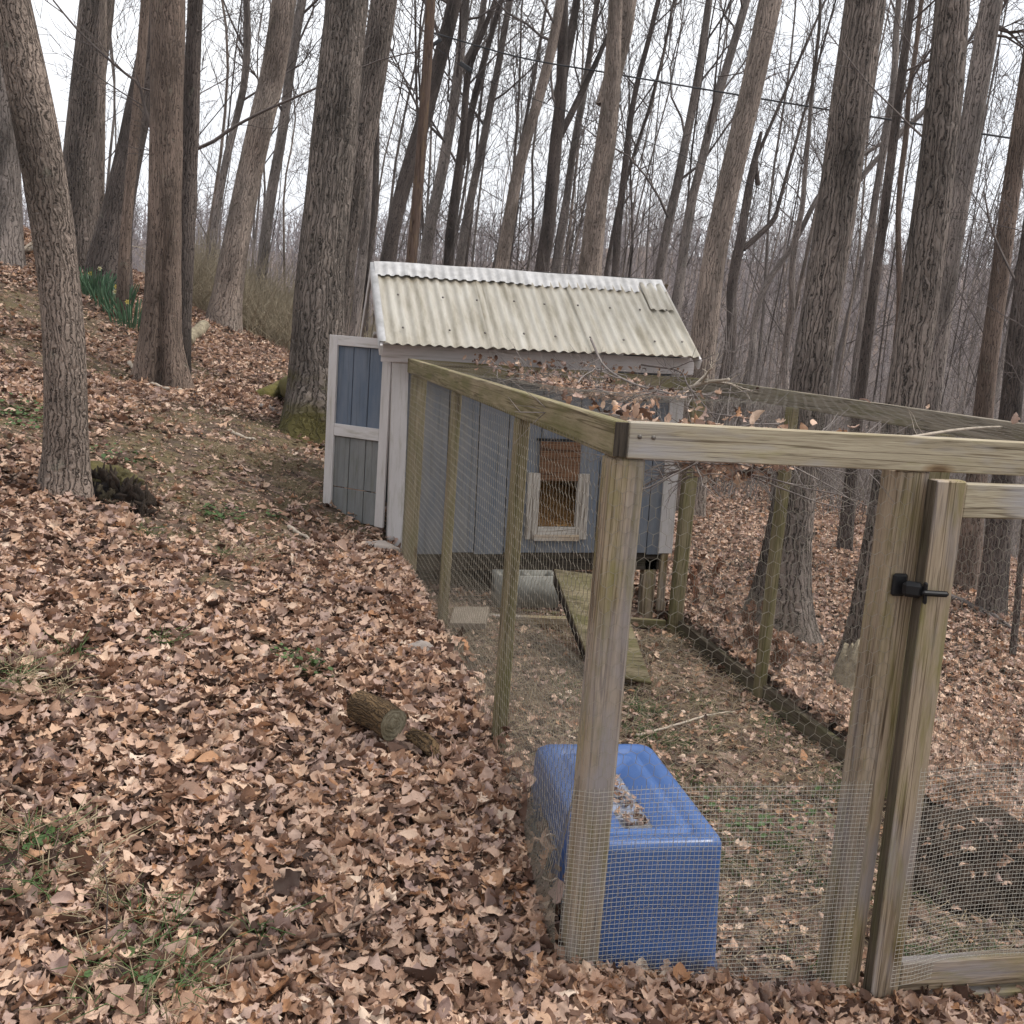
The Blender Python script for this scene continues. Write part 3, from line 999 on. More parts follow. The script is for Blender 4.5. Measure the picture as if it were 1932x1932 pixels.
tree('slim grey trunk between the dark fork and the stout forked trunk', 20, [(1048, 540, 20), (1056, 430, 18), (1078, 300, 17), (1100, 160, 15), (1122, 10, 13)], 'bark_grey', 14, 50, 12, 5, 9, 2.6, .05, .2, .4)
tree('stout pale trunk forking high behind the coop ridge', 13.6, [(1108, 560, 60), (1116, 460, 52), (1128, 340, 46), (1140, 230, 46), (1148, 150, 40), (1150, 60, 32), (1150, -40, 30)], 'bark_pale', 36, 110, 13, 8, 6, 2.6, .05, .3, .5,
     limbs=[[(1142, 200, 36), (1162, 120, 34), (1178, 50, 34), (1190, -30, 32)]])
tree('thin wavy dark trunk right of the stout forked trunk', 19, [(1158, 560, 18), (1168, 440, 17), (1190, 300, 15), (1212, 170, 13), (1250, 20, 12)], 'bark_dark', 12, 50, 11, 4, 10, 2.6, .06, .2, .4)
tree('slim trunk with upright twigs above the right roof end', 19.5, [(1244, 620, 24), (1256, 480, 22), (1278, 350, 21), (1312, 220, 20), (1338, 90, 18), (1352, -40, 16)], 'bark_grey', 16, 56, 12, 4, 11, 2.6, .05, .2, .4)
tree('slender leaning trunk crossing the wire right of the roof end', 18.5, [(1276, 640, 24), (1290, 500, 22), (1312, 370, 20), (1346, 240, 20), (1378, 120, 19), (1412, -30, 18)], 'bark_grey', 16, 56, 12, 5, 9, 2.6, .05, .2, .4)
tree('tall pale leaning trunk with dark wounds right of the coop roof', 11.8, [(1318, 760, 58), (1330, 620, 52), (1346, 480, 48), (1372, 360, 46), (1402, 240, 46), (1432, 110, 46), (1462, -40, 45)], 'bark_pale', 40, 130, 13, 8, 6, 2.6, .05, .35, .5)
tree('dark dead snag with crooked broken limbs', 15.5, [(1368, 700, 28), (1384, 580, 25), (1402, 460, 22), (1428, 360, 20), (1452, 265, 14), (1462, 240, 8)], 'bark_dark', 16, 50, 3, 30, 0, 1, .06, .2, .4,
     limbs=[[(1402, 470, 12), (1430, 445, 11), (1462, 410, 10), (1476, 360, 7)], [(1430, 350, 10), (1426, 300, 9), (1440, 268, 7)]])
tree('thin crooked grey sapling in front of the dark dead snag', 14, [(1470, 820, 18), (1466, 680, 16), (1464, 560, 15), (1470, 440, 13), (1492, 330, 11), (1500, 260, 9), (1512, 100, 8)], 'bark_grey', 12, 50, 8, 3.2, 9, 1.8, .06, .2, .4)
tree('big dark-streaked trunk with a wide root flare behind the run', 8.05, [(1470, 1175, 118), (1478, 1080, 92), (1494, 960, 82), (1512, 840, 80), (1530, 700, 79), (1556, 540, 76), (1582, 380, 76), (1604, 200, 78), (1628, 40, 80), (1640, -50, 80)],
     'bark_ridged', 64, 220, 12, 6.5, 5, 2.4, .05, .75, .3, lobes=3)
tree('big ridged trunk behind the gate post of the run', 7.1, [(1636, 1275, 108), (1650, 1180, 90), (1664, 1040, 82), (1682, 920, 79), (1704, 780, 76), (1730, 600, 75), (1754, 420, 74), (1776, 230, 72), (1794, 60, 68), (1802, -50, 66)],
     'bark_ridged', 64, 220, 12, 6, 5, 2.4, .045, .45, .3, lobes=4,
     extra=[([(1770, 250), (1748, 262), (1720, 240), (1690, 210), (1640, 160), (1600, 110), (1560, 60)], .012, .004), ([(1716, 800), (1760, 660), (1810, 560), (1860, 500)], .008, .003)])
tree('tall grey trunk overlapping the big ridged trunk on its far side', 10.6, [(1720, 1040, 52), (1740, 860, 46), (1760, 700, 44), (1782, 540, 42), (1808, 380, 42), (1838, 200, 43), (1866, 40, 44), (1880, -50, 44)],
     'bark_grey', 36, 120, 12, 7.5, 5, 2.4, .04, .3, .4, extra=[([(1838, 85), (1866, 60), (1884, 45)], .035, .028)])
tree('thin straight trunk between the two big ridged trunks', 14.5, [(1612, 860, 22), (1622, 700, 20), (1634, 560, 18), (1648, 400, 17), (1662, 240, 16), (1676, 80, 15), (1688, -40, 14)], 'bark_grey', 14, 60, 11, 6, 6, 2.2, .05, .2, .4)
tree('reddish thin trunk close left of the big ridged trunk', 13.5, [(1690, 760, 16), (1698, 560, 14), (1692, 420, 13), (1700, 280, 12), (1710, 130, 11), (1724, -40, 10)], 'bark_brown', 12, 60, 9, 5, 8, 1.8, .05, .2, .4)
tree('slim trunk standing on the far leafy slope behind the run', 11.2, [(1592, 1045, 30), (1604, 920, 26), (1616, 800, 24), (1634, 660, 22), (1655, 500, 20)], 'bark_dark', 16, 60, 7, 4, 7, 2.0, .05, .3, .3)
tree('leaning brown trunk at the right edge above the run', 10.2, [(1822, 1095, 48), (1838, 960, 42), (1852, 800, 38), (1868, 660, 36), (1892, 480, 35), (1916, 300, 34), (1944, 120, 34), (1970, -40, 33)], 'bark_brown', 30, 110, 11, 7, 6, 2.2, .05, .3, .4)
tree('second leaning trunk at the right edge, darker and nearer the frame', 9.6, [(1872, 1120, 50), (1890, 950, 46), (1904, 800, 42), (1920, 640, 40), (1944, 460, 38), (1970, 250, 36)], 'bark_dark', 28, 100, 9, 6.5, 6, 2.2, .05, .3, .4,
     extra=[([(1932, 560), (1900, 500), (1870, 430), (1856, 360)], .018, .008)])
tree('bent thin tree arching between the leaning pale trunk and the dead snag', 16.5, [(1404, 800, 18), (1424, 660, 17), (1444, 540, 15), (1500, 440, 13), (1560, 340, 11), (1620, 290, 10), (1680, 250, 8)], 'bark_grey', 12, 56, 6, 3.5, 7, 1.8, .05, .2, .4)
tree('slim leaning trunk low behind the right rail of the run', 16, [(1516, 760, 22), (1530, 640, 20), (1552, 520, 18), (1580, 440, 16), (1640, 330, 13), (1720, 240, 10)], 'bark_grey', 12, 50, 7, 4.5, 7, 2.0, .05, .2, .4)
tree('sapling with crossing twigs at the lower right edge', 8.6, [(1916, 1190, 14), (1926, 1060, 13), (1936, 960, 11), (1950, 800, 9)], 'bark_dark', 10, 30, 3.2, .6, 7, .9, .05, .1, .2, lv=2)

rt = [atD(592, 735, 8.8), on_ground(545, 752) + np.array([0, 0, .10]), on_ground(505, 752) + np.array([0, 0, .03]), on_ground(455, 742) + np.array([0, 0, -.08])]
mk('root', trunk_mesh(np.array(rt), np.array([.20, .13, .085, .05]), 24, 30, .12, 0, .5, seed=3), 'moss', TREES[1])
rt = [atD(600, 770, 8.7), on_ground(622, 812) + np.array([0, 0, .05]), on_ground(640, 830) + np.array([0, 0, -.08])]
mk('root', trunk_mesh(np.array(rt), np.array([.18, .10, .04]), 20, 20, .12, 0, .5, seed=5), 'bark_ridged', TREES[1])

# ---- thinner trees further down the slope, one object each
THIN = []
names_region = []
us = np.concatenate([np.linspace(200, 740, 30), np.linspace(765, 1305, 56), np.linspace(1325, 1925, 52)]) + rng.normal(0, 6, 138)
for q, u in enumerate(us):
    D = float(rng.uniform(22, 46)) if q % 3 else float(rng.uniform(19, 27))
    p = atD(u, 560, D)
    z = gz(p[0], p[1])
    hgt = rng.uniform(10, 17)
    lean = rng.normal(.05, .05)
    r0 = rng.uniform(.014, .058) if q % 4 else rng.uniform(.03, .07)
    n = 7
    tt = np.linspace(0, 1, n)
    P = np.stack([p[0] + lean * hgt * tt + np.cumsum(rng.normal(0, .17, n)), p[1] + np.cumsum(rng.normal(0, .10, n)), z - .2 + hgt * tt], -1)
    R = r0 * (1 - .8 * tt)
    THIN.append((u, D, P, R, z))
THIN.sort(key=lambda a: proj(a[2][2])[0])
_ones = ['', 'first', 'second', 'third', 'fourth', 'fifth', 'sixth', 'seventh', 'eighth', 'ninth', 'tenth', 'eleventh', 'twelfth', 'thirteenth', 'fourteenth', 'fifteenth', 'sixteenth', 'seventeenth', 'eighteenth', 'nineteenth']
_tens = {2: ('twenty', 'twentieth'), 3: ('thirty', 'thirtieth'), 4: ('forty', 'fortieth'), 5: ('fifty', 'fiftieth'), 6: ('sixty', 'sixtieth'), 7: ('seventy', 'seventieth')}
ORD = [_ones[i] if i < 20 else (_tens[i // 10][1] if i % 10 == 0 else _tens[i // 10][0] + '-' + _ones[i % 10]) for i in range(1, 80)]
cnt = {}
TWIG_MIN = .006
for (u, D, P, R, z) in THIN:
    xm = proj(P[2])[0]
    reg = 'left of the reddish pole' if xm < 790 else ('above the coop roof right of the reddish pole' if xm < 1310 else 'right of the coop roof')
    cnt[reg] = cnt.get(reg, 0) + 1
    t = thing('thin_tree', (P[0, 0], P[0, 1], z), '%s thin distant tree, counting rightward, %s' % (ORD[cnt[reg] - 1], reg), 'tree', 'thin bare trees down the slope')
    mat = ('bark_grey', 'bark_dark', 'bark_pale', 'bark_grey')[rng.integers(0, 4)]
    mk('trunk', trunk_mesh(P, R, 7, 16, .05, .2, .4, seed=len(TREES)), mat, t)
    out = []
    for b in range(9):
        f = .16 + .82 * (b + rng.random()) / 9
        i = min(5, int(f * 6))
        pp = P[i] + (P[i + 1] - P[i]) * (f * 6 - i)
        a = rng.random() * 2 * math.pi
        dd = np.array([math.cos(a), math.sin(a), rng.uniform(.6, 1.5)])
        branch_lines(out, pp, dd / np.linalg.norm(dd), rng.uniform(1.4, 3.4), max(.006, np.interp(f, np.linspace(0, 1, 7), R) * .38), 2, 4, .13)
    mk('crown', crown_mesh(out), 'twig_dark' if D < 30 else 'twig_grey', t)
    TREES.append(t)

TWIG_MIN = .0016

# ---- far wooded hillside and brush: uncountable masses
def far_woods(name, n, s0, s1, l0, l1, hmin, hmax, mat, nt, tw, label, th=1.0):
    s = rng.uniform(s0, s1, n)
    lat = rng.uniform(l0, l1, n) * s
    x = lat * math.cos(YAW) + s * math.sin(YAW)
    y = -lat * math.sin(YAW) + s * math.cos(YAW)
    z = terrain(x, y)
    h = rng.uniform(hmin, hmax, n)
    A = np.stack([x, y, z - .3], -1)
    B = A + np.stack([rng.normal(.03, .05, n) * h, rng.normal(0, .04, n) * h, h], -1)
    r = rng.uniform(.05, .13, n) * th
    acc = Acc()
    acc.add(*prisms(A, B, r, r * .2))
    f = rng.uniform(.2, 1, (n, nt))
    p = A[:, None] + (B - A)[:, None] * f[..., None]
    d = rng.normal(0, 1, (n, nt, 3))
    d[..., 2] = np.abs(d[..., 2]) + .5
    d *= (rng.uniform(.10, .26, (n, nt)) * h[:, None] / np.linalg.norm(d, axis=-1))[..., None]
    q = p + d
    acc.add(*prisms(p.reshape(-1, 3), q.reshape(-1, 3), tw, tw * .3))
    d2 = d * .6 + rng.normal(0, 1, d.shape) * np.linalg.norm(d, axis=-1, keepdims=True) * .35
    p2 = p + d * .5
    acc.add(*prisms(p2.reshape(-1, 3), (p2 + d2).reshape(-1, 3), tw * .7, tw * .3))
    o = mk(name, acc.mesh(name), mat)
    return tag(o, label, 'woods', kind='stuff')


simple('woods_mauve', (.17, .138, .132), (.25, .208, .20), .05, 1, 0)
simple('woods_brown', (.19, .16, .148), (.28, .24, .225), .1, 1, 0)
far_woods('far_woods', 2800, 95, 260, -.62, .66, 6, 11, 'woods_mauve', 12, .06, 'mauve-brown bare woods covering the far hillside', 1.3)
far_woods('slope_woods', 900, 46, 95, -.5, .66, 6, 10.5, 'woods_brown', 16, .020, 'grey mass of bare trees in the valley behind the coop', .8)

# low brush of dry stems on the crest
nb = 15000
bu = rng.uniform(330, 760, nb)
bD = rng.uniform(14, 24, nb)
bp = CAM + np.stack([ray(u, 560) for u in bu]) * bD[:, None]
bz = terrain(bp[:, 0], bp[:, 1])
A = np.stack([bp[:, 0], bp[:, 1], bz - .02], -1)
hh = rng.uniform(.2, .8, nb) * np.where(rng.random(nb) < .15, 1.6, 1)
B = A + np.stack([rng.normal(0, .3, nb), rng.normal(0, .3, nb), hh], -1)
acc = Acc()
acc.add(*prisms(A, B, .0042, .002))
C2 = A + (B - A) * rng.uniform(.3, .8, (nb, 1))
acc.add(*prisms(C2, C2 + rng.normal(0, .14, (nb, 3)) + np.array([0, 0, .1]), .004, .002))
tag(mk('dry_brush', acc.mesh('dry_brush'), 'brush_tan'), 'tan dry brush along the crest behind the trees', 'brush', kind='stuff')
# low shrubby twigs on the slope right of and behind the coop
nb = 5200
s = rng.uniform(11, 34, nb)
lat = rng.uniform(.02, .62, nb) * s
x = lat * math.cos(YAW) + s * math.sin(YAW)
y = -lat * math.sin(YAW) + s * math.cos(YAW)
keep = ~((x < 2.4) & (y < 7.5))
x, y = x[keep], y[keep]
nb = len(x)
A = np.stack([x, y, terrain(x, y) - .02], -1)
clump = np.sin(x * 1.3) * np.sin(y * 1.1) > -.2
hh = rng.uniform(.3, 2.6, nb) * np.where(clump, 1, .4)
B = A + np.stack([rng.normal(0, .3, nb), rng.normal(0, .3, nb), hh], -1)
acc = Acc()
acc.add(*prisms(A, B, .008, .003))
for _ in range(3):
    C2 = A + (B - A) * rng.uniform(.3, .95, (nb, 1))
    acc.add(*prisms(C2, C2 + (rng.normal(0, .2, (nb, 3)) + np.array([0, 0, .16])) * hh[:, None] * .8, .005, .002))
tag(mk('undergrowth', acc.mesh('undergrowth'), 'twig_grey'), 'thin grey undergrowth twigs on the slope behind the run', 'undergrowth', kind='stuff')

# ================================================================ UTILITY POLE AND WIRES
pole = thing('utility_pole', atD(776, 500, 16.3), 'reddish brown wooden utility pole rising behind the coop ridge', 'pole')
Pp, Rp = px_path(16.3, [(772, 540, 21), (790, 340, 20), (804, 150, 19), (815, -40, 18), (830, -280, 16)])
Pp = np.vstack([[Pp[0, 0] - .05, Pp[0, 1], gz(Pp[0, 0], Pp[0, 1]) - .3], Pp])
Rp = np.append(Rp[0], Rp)
V, Q, T = tube(crv(Pp, 26), np.interp(np.linspace(0, 1, 26), np.linspace(0, 1, 6), Rp), 14)
PM = Matrix.Rotation(-math.pi / 2, 4, 'Y')
mk('shaft', mesh_np('shaft', V @ np.array(PM.to_3x3()), Q, T, smooth=True), 'wood_pole', pole, PM)
V, Q, T = tube(np.array([atD(808, 92, 16.2), atD(818, 84, 16.2), atD(832, 74, 16.2)]), .03, 8)
mk('bracket', mesh_np('bracket', V, Q, T), 'cable', pole)
Yp = Pp[1, 1]


def cable(name, pts, r, label):
    V, Q, T = tube(crv(np.array(pts), 40), r, 6)
    return tag(mk(name, mesh_np(name, V, Q, T, smooth=True), 'cable'), label, 'cable', 'overhead cables')


cable('service_cable', [atD(818, 62, 16.2), atD(980, 108, 15.8), atD(1150, 138, 15.3), atD(1350, 172, 14.7), atD(1550, 205, 14.0), atD(1770, 240, 13.2), atD(2010, 276, 12.4)], .013, 'thick dark overhead cable running from the pole to the right edge')
cable('phone_cable', [atD(826, 92, 16.2), atD(890, 137, 16), atD(980, 176, 15.8), atD(1100, 222, 15.5), atD(1260, 282, 15), atD(1420, 350, 14.4), atD(1520, 392, 14)], .005, 'thin lower overhead wire dropping from the pole across the trees')
jb = beam('splice_box', None, atD(868, 119, 16), atD(890, 134, 15.95), .06, .07, 'cable', bev=.01)
tag(jb, 'small dark splice box hanging on the thin wire beside the pole', 'box')

# ================================================================ CHICKEN COOP (local frame: x along the front, y back, z up from the floor)
COOP_M = Matrix.Translation((-.03, 4.30, .20)) @ Matrix.Rotation(-.022, 4, 'Y')
coop = thing('chicken_coop', (0, 0, 0), 'small blue chicken coop with white trim under a corrugated roof', 'coop')
coop.matrix_basis = COOP_M
WORLD_M[coop] = COOP_M


def cbx(name, mn, mx, mat, parent=None, bev=.002):
    o = bx(name, None, mn, mx, mat, bev)
    M = COOP_M @ o.matrix_basis.copy()
    o.matrix_basis = M
    WORLD_M[o] = M
    o.parent = parent or coop
    o.matrix_parent_inverse = WORLD_M[o.parent].inverted()
    return o


def cmk(name, me, mat, parent=None, M=Matrix.Identity(4)):
    return mk(name, me, mat, parent or coop, COOP_M @ M)


W, DP, WH = 1.97, 1.26, 1.31
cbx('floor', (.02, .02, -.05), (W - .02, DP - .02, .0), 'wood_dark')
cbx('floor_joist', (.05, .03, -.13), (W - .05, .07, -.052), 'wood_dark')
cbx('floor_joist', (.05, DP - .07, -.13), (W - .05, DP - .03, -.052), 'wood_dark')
# front siding, board by board, with the pop door opening left free
OX0, OX1, OZ0, OZ1 = .995, 1.26, .15, .55
edges = [0.0, .155, .36, .565, .77, .995, 1.26, 1.42, 1.62, 1.80, W]
for i in range(len(edges) - 1):
    a, b = edges[i] + .003, edges[i + 1] - .003
    if a >= OX0 - .01 and b <= OX1 + .01:
        cbx('siding_board', (a, .0, .0), (b, .014, OZ0), 'paint_blue')
        cbx('siding_board', (a, .0, OZ1), (b, .014, WH), 'paint_blue')
    else:
        cbx('siding_board', (a, .0, -.012 * (i % 2)), (b, .014, WH), 'paint_blue')
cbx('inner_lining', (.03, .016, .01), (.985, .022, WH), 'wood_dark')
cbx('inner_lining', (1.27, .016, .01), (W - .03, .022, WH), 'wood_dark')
# side and back walls
for j in range(6):
    y0 = .02 + j * .206
    cbx('siding_board', (W - .014, y0 + .003, .0), (W, y0 + .203, WH + .02), 'paint_blue')
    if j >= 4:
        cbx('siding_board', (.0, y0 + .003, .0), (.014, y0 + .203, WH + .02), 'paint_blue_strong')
for j in range(9):
    x0 = .02 + j * .214
    cbx('siding_board', (x0 + .003, DP - .014, .0), (x0 + .211, DP, WH + .02), 'paint_blue')
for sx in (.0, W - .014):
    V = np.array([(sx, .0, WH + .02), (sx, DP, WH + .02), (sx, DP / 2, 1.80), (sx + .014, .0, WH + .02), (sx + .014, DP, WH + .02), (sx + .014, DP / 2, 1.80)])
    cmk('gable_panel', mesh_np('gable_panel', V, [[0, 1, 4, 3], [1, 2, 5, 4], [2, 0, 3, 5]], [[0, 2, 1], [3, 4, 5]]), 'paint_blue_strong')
# white corner trims and fascia
cbx('corner_trim', (-.022, -.020, -.03), (.082, -.002, WH - .01), 'paint_white')
cbx('corner_trim', (-.024, .0, -.02), (-.003, .075, WH + .14), 'paint_white')
cbx('corner_trim', (W - .085, -.020, .0), (W + .018, -.002, WH - .01), 'paint_white')
cbx('corner_trim', (W + .002, .0, .0), (W + .020, .085, WH + .05), 'paint_white')
cbx('fascia_board', (-.10, -.042, WH - .055), (W + .06, -.022, WH + .055), 'paint_fascia')
cbx('back_fascia', (-.08, DP + .022, WH - .05), (W + .06, DP + .042, WH + .06), 'paint_fascia')
# legs
for (lx, ly, b) in ((.02, .03, -.32), (W - .16, .03, -.62), (.02, DP - .12, -.2), (W - .16, DP - .12, -.62), (1.0, .5, -.55)):
    cbx('leg', (lx, ly, b), (lx + .089, ly + .089, -.052), 'wood_gate')
cbx('leg', (W - .055, -.01, -.42), (W - .005, .028, .0), 'wood_gate')
# roof
EY, EZ, RY, RZ = -.20, 1.365, DP / 2, 1.885
slope = math.hypot(RY - EY, RZ - EZ)
ang = math.atan2(RZ - EZ, RY - EY)


def sheet(wd, ln, period=.0665, amp=.0075, sag=0.0, nx=8, frayed=0.0):
    n = int(wd / period * nx) + 1
    xs = np.linspace(0, wd, n)
    ys = np.linspace(0, ln, 9)
    Xs, Ys = np.meshgrid(xs, ys, indexing='ij')
    Z = amp * np.sin(2 * math.pi * Xs / period) - sag * np.sin(math.pi * Ys / ln) * np.sin(math.pi * Xs / wd)
    if frayed:
        e = np.exp(-Ys / .05)
        Z = Z + frayed * e * np.sin(23 * Xs + 1) * .5
    V = np.stack([Xs, Ys, Z], -1).reshape(-1, 3)
    V2 = V.copy()
    V2[:, 2] -= .0018
    Q = grid_faces(n, 9)[:, ::-1]
    m = 9
    bot = Q[:, ::-1] + len(V)
    # rims at the eave and ridge ends
    i = np.arange(n - 1)
    rim = np.stack([i * m, (i + 1) * m, (i + 1) * m + len(V), i * m + len(V)], -1)
    rim2 = np.stack([i * m + m - 1, i * m + m - 1 + len(V), (i + 1) * m + m - 1 + len(V), (i + 1) * m + m - 1], -1)
    return mesh_np('roof_panel', np.vstack([V, V2]), np.vstack([Q, bot, rim, rim2]), smooth=True)


def roof_M(x0, back=False, lift=0.0, dy=0.0, rot=0.0):
    if not back:
        return Matrix.Translation((x0, EY + math.cos(ang) * dy - math.sin(ang) * lift, EZ + math.sin(ang) * dy + math.cos(ang) * lift)) @ Matrix.Rotation(ang, 4, 'X') @ Matrix.Rotation(rot, 4, 'Z')
    return Matrix.Translation((x0, DP - EY, EZ)) @ Matrix.Rotation(math.pi, 4, 'Z') @ Matrix.Rotation(ang, 4, 'X') @ Matrix.Translation((0, 0, lift))


for i, x0 in enumerate((-.10, .575, 1.245)):
    wd = (.735, .73, .755)[i]
    cmk('roof_panel', sheet(wd, slope - .02, sag=.006, frayed=.004), 'roof_sheet', None, roof_M(x0, False, .010 + .004 * i, rot=(.004, -.003, .006)[i]))
    cmk('roof_panel', sheet(wd, slope - .02), 'roof_sheet', None, roof_M(W - x0, True, .010 + .004 * i))
cmk('roof_patch', sheet(.17, .36, sag=-.004), 'roof_sheet', None, roof_M(1.80, False, .030, slope - .42, -.02))
for dy in (.10, .30, .52, .74, slope - .08):
    for back in (False, True):
        p = beam('purlin', None, (-.06, 0, 0), (W + .03, 0, 0), .065, .03, 'paint_white')
        if not back:
            M = COOP_M @ roof_M(0, False, -.018, dy) @ p.matrix_basis
        else:
            M = COOP_M @ roof_M(W, True, -.018) @ Matrix.Translation((0, dy, 0)) @ p.matrix_basis
        p.matrix_basis = M
        WORLD_M[p] = M
        p.parent = coop
        p.matrix_parent_inverse = COOP_M.inverted()
# ridge cap: crimped white strips on both slopes
for back in (False, True):
    n = 200
    xs = np.linspace(0, W + .13, n)
    prof = [(-.165, .016), (-.12, .022), (-.05, .030), (0, .034)]
    V = []
    for x in xs:
        cr = (1 if (x / .0665) % 1 < .5 else 0) * .010
        wv = .006 * math.sin(3.1 * x) + .004 * math.sin(9 * x)
        for (d, hh) in prof:
            V.append((x, d + (wv if d < -.1 else 0), hh + cr * min(1, -d / .05) + wv * .6))
    V = np.array(V)
    me = mesh_np('ridge_cap', V, grid_faces(n, 4)[:, ::-1], smooth=False)
    cmk('ridge_cap', me, 'ridge_white', None, roof_M(-.105, False, 0, slope) if not back else roof_M(W + .035, True, 0) @ Matrix.Translation((0, slope, 0)))
# rake boards at the left and right roof ends
for x0 in (-.118, W + .032):
    for back in (False, True):
        p0 = (x0, EY - .005, EZ - .035) if not back else (x0, DP - EY, EZ - .035)
        b = beam('rake_board', None, p0, (x0, RY, RZ - .030), .018, .075, 'paint_white')
        M = COOP_M @ b.matrix_basis
        b.matrix_basis = M
        WORLD_M[b] = M
        b.parent = coop
        b.matrix_parent_inverse = COOP_M.inverted()
rk = mesh_np('rake_flashing', np.array([(-.012, 0, .022), (.028, 0, .024), (.028, slope, .024), (-.012, slope, .022), (-.012, 0, -.04), (-.012, slope, -.04)]), [[0, 1, 2, 3], [0, 3, 5, 4]])
cmk('rake_flashing', rk, 'ridge_white', None, roof_M(-.117, False, .004))
# roofing screws
sm = None
for row in (.16, .56):
    for x in (.03, .33, .56, .82, 1.03, 1.27, 1.5, 1.72, 1.92):
        V, Q, T = tube(np.array([(0, 0, 0), (0, 0, .006)]), .008, 8)
        sm = sm or mesh_np('screw', V, Q, T)
        cmk('screw', sm, 'screw_steel', None, roof_M(x, False, .022, row + .01 * math.sin(x * 40)))
# pop door
cbx('pop_door', (.985, -.030, .505), (1.268, -.016, .77), 'wood_brown')
fr = cbx('pop_door_frame', (.912, -.036, .10), (.994, -.003, .555), 'wood_offwhite')
cbx('jamb', (1.261, -.036, .10), (1.343, -.003, .555), 'wood_offwhite', fr)
cbx('sill', (.996, -.034, .12), (1.259, -.003, .185), 'wood_offwhite', fr)
cbx('ledge', (.965, -.065, .095), (1.285, -.038, .135), 'wood_raw', fr)
cbx('door_rail', (.96, -.026, .775), (1.30, -.012, .79), 'latch_black')
# straw bedding seen through the pop door
n = 60
xs, ys = np.meshgrid(np.linspace(.75, 1.55, n), np.linspace(.03, .85, n), indexing='ij')
hz = .17 + .26 * sstep(.03, .55, ys) + .02 * np.sin(17 * xs) * np.sin(23 * ys) + rng.normal(0, .006, xs.shape)
acc = Acc()
acc.add(np.stack([xs, ys, hz], -1).reshape(-1, 3), grid_faces(n, n))
ns = 1400
a = np.stack([rng.uniform(.8, 1.5, ns), rng.uniform(.04, .8, ns), np.zeros(ns)], -1)
a[:, 2] = .18 + .26 * sstep(.03, .55, a[:, 1]) + rng.uniform(0, .02, ns)
b = a + rng.normal(0, 1, (ns, 3)) * np.array([.035, .03, .012])
acc.add(*prisms(a, b, .0022, .0018))
o = mk('straw_bedding', acc.mesh('straw_bedding'), 'straw_bed', None, COOP_M)
tag(o, 'golden brown straw bedding seen inside the pop door', 'straw', kind='stuff')
# the open side door
h0 = Vector((-.075, 4.33, 0))
h1 = Vector((-.455, 4.665, 0))
e = (h1 - h0).normalized()
nrm = Vector((-e.y, e.x, 0))            # away from the camera
if nrm.y < 0:
    nrm = -nrm
LW = (h1 - h0).length


def dbox(name, s0, s1, z0, z1, d0, d1, mat, parent):
    c = h0 + e * ((s0 + s1) / 2) + nrm * ((d0 + d1) / 2)
    c.z = (z0 + z1) / 2
    if (z1 - z0) > (s1 - s0):
        return beam(name, parent, c - Vector((0, 0, (z1 - z0) / 2)), c + Vector((0, 0, (z1 - z0) / 2)), s1 - s0, d1 - d0, mat, nrm, .002)
    return beam(name, parent, c - e * ((s1 - s0) / 2), c + e * ((s1 - s0) / 2), d1 - d0, z1 - z0, mat, (0, 0, 1), .002)


dz0, dz1 = .36, 1.595
door = dbox('side_door', 0, .068, dz0, dz1, -.02, .0, 'paint_white', coop)
door['label'] = 'open side door with white frame, blue upper panel and grey lower panel'
dbox('stile', LW - .068, LW, dz0, dz1, -.02, .0, 'paint_white', door)
dbox('rail', .069, LW - .069, dz1 - .065, dz1, -.019, .0, 'paint_white', door)
dbox('rail', .069, LW - .069, .93, 1.01, -.019, .0, 'paint_white', door)
for j in range(3):
    s0 = .055 + j * (LW - .11) / 3
    s1 = s0 + (LW - .11) / 3 - .006
    dbox('panel_board', s0, s1, .96, dz1 - .02, .002, .016, 'paint_blue_strong', door)
    dbox('panel_board', s0, s1, .585, .955, .002, .016, 'paint_grey_worn', door)
    dbox('panel_board', s0, s1, dz0, .578, .002, .016, 'paint_grey_worn', door)
hg = dbox('hinge', -.012, .012, dz1 - .105, dz1 - .002, -.028, -.021, 'latch_black', door)
V = np.array([(0, 0, .020), (.07, 0, .006), (.07, 0, -.006), (0, 0, -.020)])
hp = [h0 + e * x - nrm * .0265 + Vector((0, 0, dz1 - .05 + z)) for (x, _, z) in V]
hq = [p + nrm * .004 for p in hp]
mk('hinge_strap', mesh_np('hinge_strap', np.array(hp + hq), [[0, 1, 2, 3], [7, 6, 5, 4], [0, 4, 5, 1], [1, 5, 6, 2], [2, 6, 7, 3], [3, 7, 4, 0]]), 'latch_black', door)

# ================================================================ THE WIRE RUN
run = thing('chicken_run', (1.0, 2.0, -.1), 'timber-framed chicken run covered in hexagonal wire in front of the coop', 'chicken run')
TH, B2 = 1.488, .089
side_beam = beam('top_beam', run, (.019, .0, TH - B2 / 2), (.019, 4.15, TH - B2 / 2), .038, B2, 'wood_olive')
beam('end_grain', side_beam, (.019, -.0035, TH - B2 + .002), (.019, -.0035, TH - .002), .034, .005, 'wood_dark', (0, 1, 0), .001)
beam('top_beam', run, (.0395, .019, TH - B2 / 2 - .001), (2.02, .019, TH - B2 / 2 + .004), .038, B2 + .002, 'wood_pale')
beam('top_beam', run, (.04, 4.18, TH - B2 / 2 - .004), (2.0, 4.18, TH - B2 / 2 - .006), .038, B2, 'wood_olive')
beam('top_beam', run, (2.0, .04, TH - B2 / 2 - .004), (2.0, 4.155, TH - B2 / 2 - .004), .038, B2, 'wood_rail')
ZP = TH - B2 - .002
beam('post', run, (.052, .057, -.15), (.052, .057, ZP), .089, .089, 'wood_gate', (0, 1, 0), .008)
